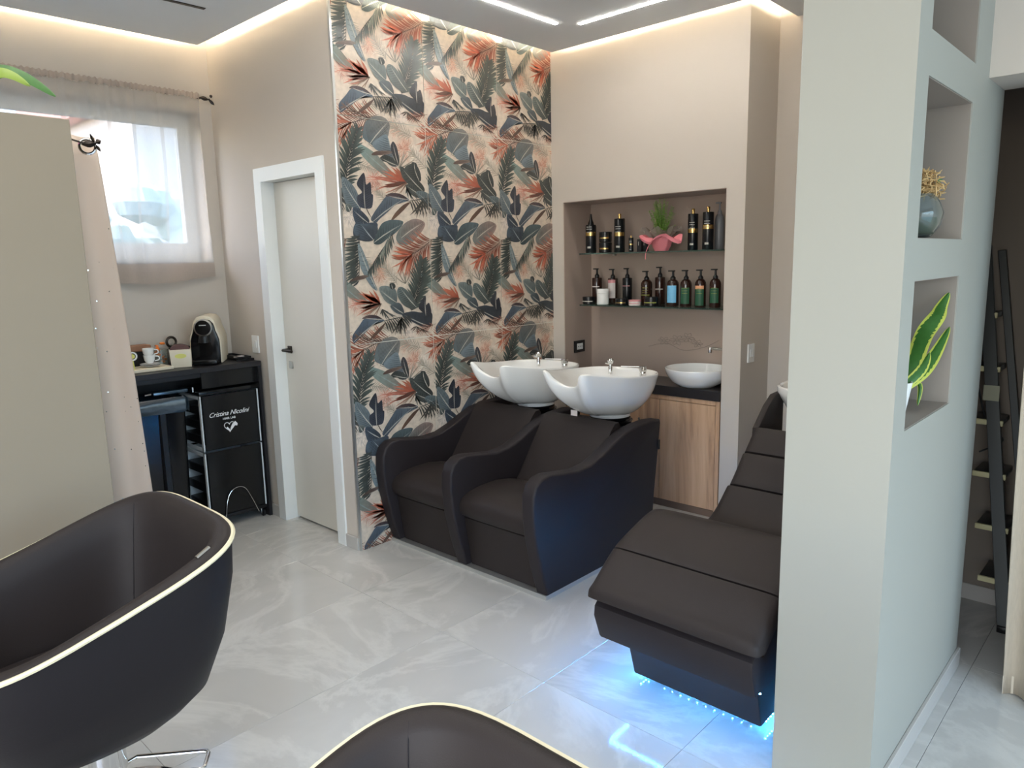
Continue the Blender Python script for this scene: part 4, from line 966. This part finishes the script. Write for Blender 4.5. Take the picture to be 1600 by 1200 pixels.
# ------------------------------------------------------------------ coffee corner under the window
cx0, cx1, cy0, cy1 = -4.655, -4.262, .95, 2.236
t = thing('coffee_cabinet', 'black open-front coffee cabinet under the window beside the door', 'cabinet', (-4.46, 1.6, 0))
MB().box((cx0, cy0, .984), (cx1, cy1, 1.016), .002, 1).build('worktop', BLACKM, t, smooth=False)
MB().box((cx0, cy1-.02, 0), (cx1-.004, cy1, .984)).build('side_panel', BLACKM, t, smooth=False)
MB().box((cx0, cy0, 0), (cx1-.004, cy0+.02, .984)).build('side_panel', BLACKM, t, smooth=False)
MB().box((cx0, cy0+.02, 0), (cx0+.01, cy1-.02, .984)).build('back_panel', BLACKM, t, smooth=False)
MB().box((cx1-.04, 1.86, .885), (cx1-.022, cy1-.02, .984)).build('drawer_front', BLACKG, t, smooth=False)
MB().box((cx1-.05, cy0+.02, .955), (cx1-.03, 1.86, .984)).build('front_rail', BLACKM, t, smooth=False)
# black bin lined with a bag
t = thing('waste_bin', 'tall black bin with shiny bag folded over its rim under the counter', 'bin', (-4.47, 1.62, 0))
b = MB()
def rr(x0, y0, x1, y1, z, k=0):
    r_ = .03; return [(x, y, z) for cx_, cy_, a in ((x1-r_-k, y1-r_-k, 0), (x0+r_+k, y1-r_-k, 90), (x0+r_+k, y0+r_+k, 180), (x1-r_-k, y0+r_+k, 270)) for x, y in arc(cx_, cy_, r_, a, a+90, 5)]
b.rings([rr(-4.61, 1.47, -4.31, 1.77, 0, .02), rr(-4.61, 1.47, -4.31, 1.77, .80, 0), rr(-4.61, 1.47, -4.31, 1.77, .84, 0)], True, True, False)
b.build('bin_body', BLACKG, t)
MB().prism([(-4.315, 1.60), (-4.30, 1.61), (-4.30, 1.64), (-4.315, 1.65)], 2, .05, .79).build('bin_rib', BLACK, t)
b = MB(); R2 = []
for z, k, a in ((.765, -.012, .006), (.80, -.014, .004), (.845, -.012, .003), (.858, -.002, .003), (.84, .012, .004), (.60, .02, .004)):
    q = rr(-4.61, 1.47, -4.31, 1.77, z, k); R2.append([(x+a*math.sin(i*1.9), y+a*math.cos(i*1.7), z_+a*1.6*math.sin(i*.9) if k < 0 else z_) for i, (x, y, z_) in enumerate(q)])
b.rings(R2, True).build('bin_bag', BAGM, t)
t = thing('shiny_object', 'narrow blue-grey shiny object of unclear use lying on the bin rim under the counter', 'tray', (-4.42, 1.66, .87))  # unidentified shiny thing, built as a narrow metal bar
MB().box((-4.42, 1.60, .872), (-4.34, 1.80, .893), .006).build('object_body', mat('steel_blue', (92, 112, 130), .25, .8), t)
MB().tube([(-4.34, 1.55, .885), (-4.34, 1.585, .888)], .008, 10).build('end_cap', CHROME, t); MB().lathe([(.008, 0), (.008, .03)], (-4.33, 1.822, .868), 10).build('end_pin', CHROME, t)
# service cart
t = thing('service_cart', 'black salon cart with white sides and heart logo under the coffee counter', 'cart', (-4.42, 2.02, 0))
a0, a1, b0, b1 = -4.57, -4.275, 1.835, 2.205
MB().box((a0, b0-.005, .848), (a1+.008, b1+.004, .872), .006).build('top_tray', BLACKG, t)
for z0, z1 in ((.505, .842), (.085, .492)):
    MB().box((a1-.008, b0+.012, z0), (a1, b1-.008, z1), .003, 1).build('front_panel', BLACKG, t, smooth=False)
    b = MB()
    for y in (b0, b1-.006): MB().tube([(a1+.003, y, z0), (a1+.003, y, z1)], .0045, 8).build('corner_rail', CARTW, t)
    MB().box((a0, b1-.006, z0), (a1-.008, b1, z1)).build('side_wall', CARTW, t, smooth=False)
    MB().box((a0, b0+.012, z0), (a0+.008, b1-.008, z1)).build('back_wall', CARTW, t, smooth=False)
    b = MB()
    for (p0, p1) in (((a0, z0), (a1, z0+.02)), ((a0, z1-.02), (a1, z1)), ((a0, z0), (a0+.02, z1)), ((a1-.02, z0), (a1, z1))):
        b.box((p0[0], b0-.002, p0[1]), (p1[0], b0+.004, p1[1]))
    b.build('side_frame', CARTW, t, smooth=False)
    n_ = 3
    for k in range(n_):
        z = z0+.035+(z1-z0-.06)*k/n_
        R_1 = MB().box((a0+.012, b0+.006, z), (a1-.012, b1-.012, z+.055), .004, 1).build('drawer', BLACK, t, smooth=False)
MB().box((a0, b0, .06), (a1, b1, .083), .004).build('base_tray', BLACK, t)
for x in (a0+.03, a1-.025):
    for y in (b0+.02, b1-.015):
        w_ = MB().lathe([(.02, -.009), (.024, -.006), (.024, .006), (.02, .009)], (0, 0, 0), 16, M=Matrix.Translation((x, y, .0245)) @ Matrix.Rotation(PI/2, 4, 'X')).build('caster', BLACK, t)
        MB().box((x-.008, y-.016, .02), (x+.008, y-.012, .058), .001).build('caster_fork', CHROME, w_); 
P = smoothpts([(a1+.008, 1.925, .05), (a1+.008, 1.945, .17), (a1+.008, 1.975, .225), (a1+.008, 2.02, .243), (a1+.008, 2.065, .225), (a1+.008, 2.10, .16), (a1+.008, 2.145, .05)], 5)
MB().tube(P, .0022, 8).build('wire_loop', CHROME, t)
def text(body, size, loc, shear, parent, m, name='lettering', bold=.0, sp=1.0):
    cu = bpy.data.curves.new(name, 'FONT'); cu.body = body; cu.size = size; cu.shear = shear; cu.extrude = .0004; cu.offset = bold; cu.align_x = 'CENTER'; cu.space_character = sp; cu.resolution_u = 3
    o = bpy.data.objects.new('tmp', cu); COL.objects.link(o); bpy.context.view_layer.update()
    me = bpy.data.meshes.new_from_object(o.evaluated_get(bpy.context.evaluated_depsgraph_get())); bpy.data.objects.remove(o)
    me.transform(Matrix.Translation(loc) @ Matrix.Rotation(PI/2, 4, 'Z') @ Matrix.Rotation(PI/2, 4, 'X')); me.materials.clear(); me.materials.append(m)
    return link(name, me, parent)
LOGO = mat('white_logo', (235, 235, 235), .5)
fp = a1+.0006
text('Cristina Nicolini', .041, (fp, 2.005, .706), .42, t, LOGO, bold=.0001, sp=.95)
text('HAIR LAB', .019, (fp, 2.005, .680), 0, t, LOGO, bold=.0002)
# heart drawn by a hair dryer and its cable
hc_, hz_ = 2.003, .635; H_ = []
for i in range(25):
    a = 2*PI*i/24; H_.append((fp+.0008, hc_+.0023*16*math.sin(a)**3*.92, hz_+.0021*(13*math.cos(a)-5*math.cos(2*a)-2*math.cos(3*a)-math.cos(4*a))))
b = MB(); b.tube(H_[:-1], .0022, 6, True)
b.prism([(hc_+.018, hz_+.012), (hc_+.038, hz_+.026), (hc_+.052, hz_+.008), (hc_+.048, hz_-.004), (hc_+.030, hz_+.000), (hc_+.012, hz_-.024), (hc_+.002, hz_-.018)], 0, fp, fp+.002)
b.prism([(hc_-.022, hz_-.008), (hc_-.002, hz_-.034), (hc_+.006, hz_-.028), (hc_-.014, hz_-.002)], 0, fp, fp+.002)
b.build('heart_logo', LOGO, t)
# things on the counter
zc = 1.0165
t = thing('serving_tray', 'long cream serving tray under the cups on the coffee counter', 'tray', (-4.46, 1.5, zc))
MB().box((-4.525, 1.22, zc), (-4.35, 1.735, zc+.018), .003, 1).build('tray_base', CREAM, t)
def cup(p, label, tilt=0):
    t = thing('coffee_cup', label, 'cup', p, 'coffee cups on the tray'); x, y, z = p
    c = MB().lathe([(.016, 0), (.018, .002), (.028, .02), (.032, .045), (.033, .05), (.031, .05), (.026, .02), (.001, .006)], p, 24).build('cup_body', CERAMIC, t)
    MB().tube(smoothpts([(x+.014, y+.028, z+.042), (x+.02, y+.045, z+.038), (x+.02, y+.046, z+.020), (x+.012, y+.026, z+.014)], 4), .0032, 8).build('cup_handle', CERAMIC, t)
def saucer(p, label, r=.055):
    MB().lathe([(.02, 0), (.03, .001), (r, .008), (r, .0095), (.03, .003), (.001, .003)], p, 28).build('saucer', CERAMIC, None, label=label, cat='saucer', group='saucers on the tray')
zt_ = zc+.019
saucer((-4.44, 1.635, zt_), 'white saucer under the right stack of cups, lowest of its pair'); saucer((-4.44, 1.637, zt_+.009), 'white saucer right under the two stacked cups')
cup((-4.44, 1.636, zt_+.019), 'white coffee cup standing on the saucers, lower of the stacked pair'); cup((-4.44, 1.633, zt_+.058), 'white coffee cup stacked on top of another cup')
saucer((-4.44, 1.49, zt_), 'white saucer at the left, beside the curtain edge'); cup((-4.44, 1.485, zt_+.010), 'white coffee cup at the left, beside the curtain edge')
t = thing('cup_dispenser', 'double copper-brown dispenser box behind the cups', 'dispenser', (-4.62, 1.58, zc))
for k in range(2):
    y0 = 1.455+.125*k
    b = MB(); b.box((-4.65, y0, zc), (-4.57, y0+.12, zc+.10), .003, 1); b.build('dispenser_box', PAPERB, t, smooth=False)
    MB().box((-4.5705, y0+.012, zc+.01), (-4.569, y0+.108, zc+.098)).build('painted_opening', BLACK, t, smooth=False)  # flat black plate, the dark of an opening put into its colour
    MB().box((-4.652, y0, zc+.10), (-4.565, y0+.12, zc+.135), .004, 1).build('dispenser_hood', PAPERB, t, smooth=False)
t = thing('spoon_ring', 'white ring tag with yellow centre hanging by the left cup', 'tag', (-4.40, 1.53, zc+.06))
R3 = Matrix.Translation((-4.385, 1.525, zc+.095)) @ Matrix.Rotation(PI/2, 4, 'Y')
MB().lathe([(.026, -.002), (.026, .002), (.018, .002), (.018, -.002), (.026, -.002)], (0, 0, 0), 24, M=R3, cap=False).build('ring', WHITEP, t)
MB().lathe([(.013, -.002), (.013, .002)], (0, 0, 0), 16, M=R3).build('yellow_centre', YELLOWL, t)
MB().tube([(-4.385, 1.525, zc+.07), (-4.385, 1.53, zt_)], .003, 6).build('stem', YELLOWL, t)
t = thing('sugar_box', 'cream sugar sachet box with yellow oval badge and dark rounded opening', 'box', (-4.43, 1.815, zc))
bx0, bx1, by0, by1 = -4.46, -4.38, 1.752, 1.872
MB().prism([(by0+.006, zc), (by1-.003, zc), (by1, zc+.105), (by0, zc+.105)], 0, bx0, bx1, .001).build('box_body', CREAM, t)
MB().prism([(1.812+.055*math.cos(R_(a)), zc+.1055+.03*math.sin(R_(a))) for a in range(0, 181, 12)], 0, bx0+.01, bx1-.012).build('lid_flap', mat('brown_flap', (92, 62, 58), .6), t)
MB().prism([(1.812+.032*math.cos(R_(a)), zc+.068+.014*math.sin(R_(a))) for a in range(0, 360, 15)], 0, bx1, bx1+.001).build('oval_badge', YELLOWL, t, smooth=False)
t.rotation_euler.z = R_(-22)
t = thing('biscuit_jar', 'small glass jar with orange wrapped sweets behind the sugar box', 'jar', (-4.575, 1.752, zc))
MB().lathe([(.04, 0), (.045, .01), (.045, .10), (.042, .10), (.042, .012), (.001, .01)], (-4.575, 1.752, zc), 24).build('glass', VASEG, t)
b = MB(); random.seed(5)
for k in range(9):
    c = Vector((-4.575+random.uniform(-.022, .022), 1.752+random.uniform(-.022, .022), zc+.03+.013*k)); b.box((-.014, -.009, -.006), (.014, .009, .006), .003, 1, M=Matrix.Translation(c) @ Matrix.Rotation(random.uniform(0, 3), 4, 'Z') @ Matrix.Rotation(random.uniform(-.6, .6), 4, 'X'))
o = b.build('wrapped_sweets', ORANGE, t); o['kind'] = 'stuff'
t = thing('tape_ring', 'dark metal ring handle standing behind the sugar box', 'handle', (-4.61, 1.838, zc))
MB().tube([(-4.61, 1.838+.028*math.cos(R_(a)), zc+.135+.03*math.sin(R_(a))) for a in range(0, 360, 20)], .008, 8, True).build('ring', DARKMETAL, t); MB().lathe([(.02, 0), (.02, .1)], (-4.61, 1.838, zc), 16).build('post', DARKMETAL, t)
for k, (lb, z0) in enumerate((('small grey tin between sugar box and coffee machine, lower one', 0), ('small beige tin on top of the grey tin beside the coffee machine', .055))):
    tt = thing('small_tin', lb, 'tin', (-4.55, 1.895, zc+z0)); MB().lathe([(.026, 0), (.028, .003), (.028, .040)], (-4.55, 1.895, zc+z0), 20).build('tin_body', (GREYB, CREAM)[k], tt); MB().lathe([(.029, .0405), (.029, .05), (.026, .053)], (-4.55, 1.895, zc+z0), 20).build('lid', DARKMETAL, tt)
# coffee machine
t = thing('coffee_machine', 'black capsule coffee machine with cream side shell and round chrome dial', 'coffee machine', (-4.46, 2.0, zc))
yc = 1.993
def mo(s, dz=0): # front outline: narrow shoulders, rounded head
    base = [(-.088, 0), (-.090, .10), (-.088, .155), (-.078, .19), (-.068, .215), (-.066, .235), (-.058, .262), (-.038, .284), (0, .292)]
    pts = base+[(-a, c) for a, c in reversed(base[:-1])]; return [(yc+a*s, zc+.004+c*(s+dz)) for a, c in pts]
MB().prism(mo(1.0), 0, -4.635, -4.385, .006, 2).build('side_shell', CREAM, t, angle=50)
MB().prism(mo(.93), 0, -4.40, -4.372, .006, 2).build('front_face', BLACKG, t, angle=50)
M_ = Matrix.Translation((-4.372, yc, zc+.225)) @ Matrix.Rotation(PI/2, 4, 'Y') @ Matrix.Rotation(0, 4, 'Z')
MB().lathe([(.052, 0), (.052, .03), (.046, .034), (.044, .028)], (0, 0, 0), 32, M=M_).build('dial_rim', STEEL, t)
MB().lathe([(.044, .02), (.044, .029), (.01, .031)], (0, 0, 0), 32, M=M_).build('dial', BLACKG, t)
MB().lathe([(.036, 0), (.03, .04), (.012, .045)], (-4.355, yc, zc+.135), 24).build('spout', BLACK, t)
MB().box((-4.39, yc-.07, zc+.004), (-4.30, yc+.07, zc+.034), .008).build('drip_tray', BLACKG, t)
MB().box((-4.3375, yc-.02, zc+.238), (-4.3370, yc+.02, zc+.244)).build('dial_print', PRINT, t, smooth=False)
t.rotation_euler.z = R_(-34); t.location.y = 2.005
for k, lb in enumerate(('flat black tray right of the coffee machine, lower of two', 'flat black tray with pale packets right of the coffee machine, upper of two')):
    tt = thing('capsule_tray', lb, 'tray', (-4.5, 2.16, zc+.014*k))
    MB().box((-4.62+.02*k, 2.142, zc+.0135*k), (-4.33-.02*k, 2.228-.01*k, zc+.004+.0135*k), .001, 1).build('tray_base', BLACK, tt)
    b = MB(); z = zc+.004+.0135*k
    for p0, p1 in (((-4.62+.02*k, 2.142), (-4.33-.02*k, 2.146)), ((-4.62+.02*k, 2.223-.01*k), (-4.33-.02*k, 2.228-.01*k)), ((-4.62+.02*k, 2.11), (-4.615+.02*k, 2.223-.01*k)), ((-4.335-.02*k, 2.11), (-4.33-.02*k, 2.223-.01*k))): b.box((*p0, z), (*p1, z+.009))
    b.build('tray_rim', BLACK, tt, smooth=False)
for k, (y, lb) in enumerate(((2.135, 'small pale packet near the front of the black tray'), (2.175, 'small pale packet at the middle of the black tray'))):
    MB().box((-4.42-.03*k, y, zc+.018), (-4.38-.03*k, y+.03, zc+.024), .002).build('sugar_packet', LBLW, None, label=lb, cat='packet')

# ------------------------------------------------------------------ partition on the left, curtain behind it, orchid on top
struct('partition', MB().box((-3.0, -2.6, 0), (-2.9, .889, 2.115), .002, 1), PANELM, 'tall taupe partition panel at the left edge')
t = thing('glitter_curtain', 'heavy pinkish-beige curtain with sparkles hanging behind the partition', 'curtain', (-3.14, .9, 0))
def gc(u, v):
    yy = .55+(.50+.10*(1-v)**.8)*u; return (-3.12+.028*math.cos(u*PI*5)*(1-.35*v)-.03*u**4, yy, .03+2.07*v+.004*math.sin(u*20)*(v > .99))
o = curtain('cloth', gc, 70, 24, CURT, t)
md = o.modifiers.new('thick', 'SOLIDIFY'); md.thickness = .003
E_ = Matrix.Translation((-3.078, .993, 2.055)) @ Matrix.Rotation(PI/2, 4, 'Y') @ Matrix.Rotation(R_(20), 4, 'X')
MB().tube([tuple(Vector((.026*math.cos(R_(a)), .026*math.sin(R_(a)), 0))) for a in range(0, 360, 15)], .0055, 8, True, M=E_).build('eyelet', CHROME, t)
t = thing('curtain_rod', 'short dark curtain rod with metal leaf finial behind the partition', 'curtain rod', (-3.06, .9, 2.065))
MB().tube([(-3.055, .2, 2.075), (-3.06, .93, 2.075), (-3.064, .985, 2.062), (-3.062, 1.0, 2.060)], .0035, 8).build('rod', DARKMETAL, t)
b = MB(); leafshape(b, (-3.055, .968, 2.058), (-3.055, 1.018, 2.066), .026, .010); leafshape(b, (-3.055, 1.012, 2.066), (-3.055, 1.0, 2.098), .012, .004); leafshape(b, (-3.055, 1.016, 2.068), (-3.055, 1.034, 2.078), .020, .005); leafshape(b, (-3.055, 1.016, 2.06), (-3.055, 1.03, 2.038), .012, .004)
b.build('leaf_finial', DARKMETAL, t)
ox, oy = -2.95, .645
t = thing('potted_orchid', 'orchid in a glossy pink pot standing on top of the partition', 'plant', (ox, oy, 2.115))
MB().lathe([(.035, 0), (.04, .01), (.052, .06), (.058, .10), (.055, .105), (.050, .10), (.045, .06), (.001, .05)], (ox, oy, 2.115), 28).build('pot', PINKP, t)
def blade(b, P, wd, th=.0015, up_=(0, 0, 1), tipw=.1, fold=0):
    Q = smoothpts(P, 5); n_ = len(Q); R2 = []
    for i, p in enumerate(Q):
        f_ = i/(n_-1); d = (Q[min(i+1, n_-1)]-Q[max(0, i-1)]).normalized(); s2 = d.cross(Vector(up_)).normalized(); nn = s2.cross(d)
        ww = wd/2*(math.sin(PI*min(1, .18+.82*f_))**.6 if f_ < 1 else tipw) if isinstance(wd, (int, float)) else wd[0]
        ww = max(ww, .0008); R2.append([p+s2*ww+nn*fold*ww, p-nn*th, p-s2*ww+nn*fold*ww, p+nn*th])
    b.rings(R2, True, True, True)
b = MB(); blade(b, [(ox, oy, 2.20), (ox+.03, oy+.06, 2.245), (ox+.04, oy+.13, 2.235), (ox+.05, oy+.21, 2.185)], .05, .002, (.9, 0, .45)); b.build('leaf', LEAFG, t)
b = MB(); blade(b, [(ox, oy, 2.20), (ox+.04, oy+.05, 2.236), (ox+.055, oy+.09, 2.232), (ox+.06, oy+.135, 2.205)], .04, .003, (.9, 0, .45)); b.build('leaf', mat('leaf_light', (126, 150, 56), .4), t)
b = MB(); blade(b, [(ox, oy, 2.20), (ox-.02, oy-.06, 2.25), (ox-.03, oy-.16, 2.22)], .055, .002, (.9, 0, .45)); b.build('leaf', LEAFG, t)
MB().tube(smoothpts([(ox, oy, 2.2), (ox-.01, oy+.0, 2.32), (ox, oy+.03, 2.40)], 4), .003, 6).build('flower_stem', LEAFG, t)
for dx, dy, dz in ((0, .03, 2.41), (-.01, -.03, 2.37)):
    b = MB()
    for k in range(5): a = 2*PI*k/5; leafshape(b, (ox+dx, oy+dy, dz), (ox+dx+.004, oy+dy+.045*math.cos(a), dz+.045*math.sin(a)), .035, .002)
    b.build('flower', mat('petal_white', (240, 238, 230), .5), t)

# ------------------------------------------------------------------ things in the pillar niches
vz = 1.638; vx, vy = -.64, 2.46
t = thing('glass_vase', 'round glass vase filled with straw-coloured dried flowers in the middle niche', 'vase', (vx, vy, vz))
MB().lathe([(.03, 0), (.05, .008), (.072, .04), (.078, .075), (.065, .11), (.05, .13), (.047, .13), (.062, .108), (.074, .075), (.068, .042), (.045, .012), (.001, .01)], (vx, vy, vz), 32).build('glass_body', VASEG, t)
b = MB(); random.seed(21)
for k in range(260):
    a = random.uniform(0, 6.28); e_ = random.uniform(-.5, 1.5); r0 = random.uniform(.02, .062)
    p = Vector((vx+.01+r0*math.cos(a)*math.cos(e_), vy+.03+r0*1.15*math.sin(a)*math.cos(e_), vz+.145+r0*.95*math.sin(e_)))
    d = Vector((random.uniform(-1, 1), random.uniform(-1, 1), random.uniform(-.6, 1))).normalized()*random.uniform(.015, .04); m_ = Vector((random.uniform(-1, 1), random.uniform(-1, 1), random.uniform(-1, 1)))*.008
    b.tube([p-d*.5, p+m_, p+d*.5], [.0016, .0026, .0010], 4)
o = b.build('dried_flowers', STRAW, t); 
b = MB()
for k in range(5): leafshape(b, (vx+.03, vy+.03+.008*k, vz+.14), (vx+.05, vy+.05+.006*k, vz+.175), .012, .002)
b.build('green_sprigs', LEAFG, t)
MB().lathe([(.002, 0), (.05, .004), (.062, .03), (.06, .05), (.002, .05)], (vx, vy, vz+.012), 24).build('moss_filling', mat('moss', (84, 92, 66), .9, noise=.4, nscale=80), t)
px_, py_, pz_ = -.635, 2.352, 1.119
t = thing('snake_plant', 'snake plant with yellow-edged leaves in a white pot in the lowest niche', 'plant', (px_, py_, pz_))
MB().lathe([(.032, 0), (.034, .004), (.048, .095), (.049, .10), (.046, .10), (.04, .06), (.001, .06)], (px_, py_, pz_), 28).build('pot', WHITEP, t)
def snake(P, wd):
    b1 = MB(); blade(b1, P, wd, .0016, (0, 1, .25)); b1.build('leaf_edge', LEAFY, t)
    b2 = MB(); blade(b2, [Vector(p)+Vector((0, 0, 0)) for p in P], wd*.84, .0028, (0, 1, .25)); b2.build('leaf', LEAFG, t)
snake([(px_+.01, py_+.01, pz_+.08), (px_+.03, py_+.07, pz_+.15), (px_+.035, py_+.15, pz_+.23), (px_+.05, py_+.22, pz_+.28), (px_+.055, py_+.245, pz_+.31), (px_+.068, py_+.268, pz_+.352)], .052)
snake([(px_+.02, py_+.01, pz_+.08), (px_+.05, py_+.09, pz_+.12), (px_+.065, py_+.17, pz_+.17), (px_+.078, py_+.262, pz_+.245)], .042)
snake([(px_+.0, py_-.01, pz_+.08), (px_+.02, py_-.01, pz_+.16), (px_+.03, py_+.0, pz_+.24)], .035)
snake([(px_+.02, py_+.01, pz_+.08), (px_+.055, py_+.06, pz_+.13), (px_+.065, py_+.10, pz_+.18)], .03)
snake([(px_+.02, py_+.02, pz_+.09), (px_+.05, py_+.075, pz_+.085), (px_+.05, py_+.07, pz_+.02)], .016)
t = thing('dark_glass_ball', 'small dark green glass ornament in the top niche', 'ornament', (-.63, 2.225, 2.152))
MB().lathe([(.012, 0), (.014, .004), (.034, .018), (.042, .045), (.034, .07), (.012, .084), (.006, .09)], (-.62, 2.225, 2.152), 28).build('ball', mat('green_glass', (42, 62, 48), .08, coat=.5), t)
MB().lathe([(.006, .088), (.008, .096), (.002, .10)], (-.62, 2.225, 2.152), 14).build('ball_knob', CHROME, t)

# ------------------------------------------------------------------ doorway curtain and step ladder
t = thing('linen_curtain', 'beige woven curtain hanging in the doorway at the right edge', 'curtain', (0, 2.96, 0))
def lc(u, v):
    x = -.375+.03*v*0-.03*(1-v)*0+.85*u; e = (1-u)**6
    return (x-.03*e*math.sin(v*2.2)*(1) , 2.955+.045*math.sin(u*PI*9+.6)*(.7+.3*(1-v)), .008+2.14*v-.006*math.cos(u*PI*9)*(v < .01))
o = curtain('cloth', lc, 110, 20, LINEN, t); md = o.modifiers.new('thick', 'SOLIDIFY'); md.thickness = .003
curtain('bottom_hem', lambda u, v: (lc(u, v*.03)[0], lc(u, v*.03)[1]-.003, lc(u, v*.03)[2]+.0), 110, 1, mat('hem_thread', (206, 196, 178), .8), t)
t = thing('step_ladder', 'folded grey metal step ladder leaning in the dim storeroom', 'ladder', (-.6, 3.62, 0))
# front rail leans away, rear rail hangs nearly upright
def rail(a, c, w_, d_):
    a = Vector(a); c = Vector(c); z = (c-a).normalized(); x = Vector((1, 0, 0)); x = (x-z*x.dot(z)).normalized(); y = z.cross(x); M = Matrix((x, y, z)).transposed().to_4x4(); M.translation = a
    return MB().box((-w_/2, -d_/2, 0), (w_/2, d_/2, (c-a).length), .002, 1, M=M)
A0, A1 = Vector((-.455, 3.50, .02)), Vector((-.665, 3.62, 1.62))
for dy in (0,):
    rail(A0, A1, .05, .022).build('front_rail', LADDER, t)
    rail((-.39, 3.72, .0), (-.62, 3.73, 1.6), .03, .02).build('front_rail', LADDER, t)
rail((-.68, 3.55, .02), (-.672, 3.60, 1.60), .022, .02).build('rear_rail', LADDER, t)
for k in range(6):
    f_ = .12+.14*k; p = A0.lerp(A1, f_); q = Vector((-.39, 3.72, 0)).lerp(Vector((-.62, 3.73, 1.6)), f_)
    s_ = MB().box((p.x-.085, p.y+.004, p.z-.012), (p.x+.03, q.y, p.z+.012), .004).build('step', LADDER, t)
    MB().box((p.x-.088, p.y-.010, p.z-.012), (p.x+.034, p.y+.004, p.z+.012), .004).build('pale_edge', RUNG, s_)  # pale strip along the front of the step
c = A0.lerp(A1, .62); MB().box((c.x-.03, c.y-.016, c.z-.035), (c.x+.028, c.y-.012, c.z+.03)).build('tape_patch', TAPE, t, smooth=False)
MB().box((-.70, 3.53, 0), (-.655, 3.575, .04), .004).build('rubber_foot', mat('orange_rubber', (190, 104, 60), .6), t)
MB().box((-.48, 3.48, 0), (-.43, 3.52, .03), .004).build('rubber_foot', BLACK, t)
MB().tube(smoothpts([(-.66, 3.6, 1.1), (-.60, 3.62, .86), (-.54, 3.63, .80), (-.62, 3.61, .74)], 5), .004, 6).build('spreader_cable', LADDER, t)
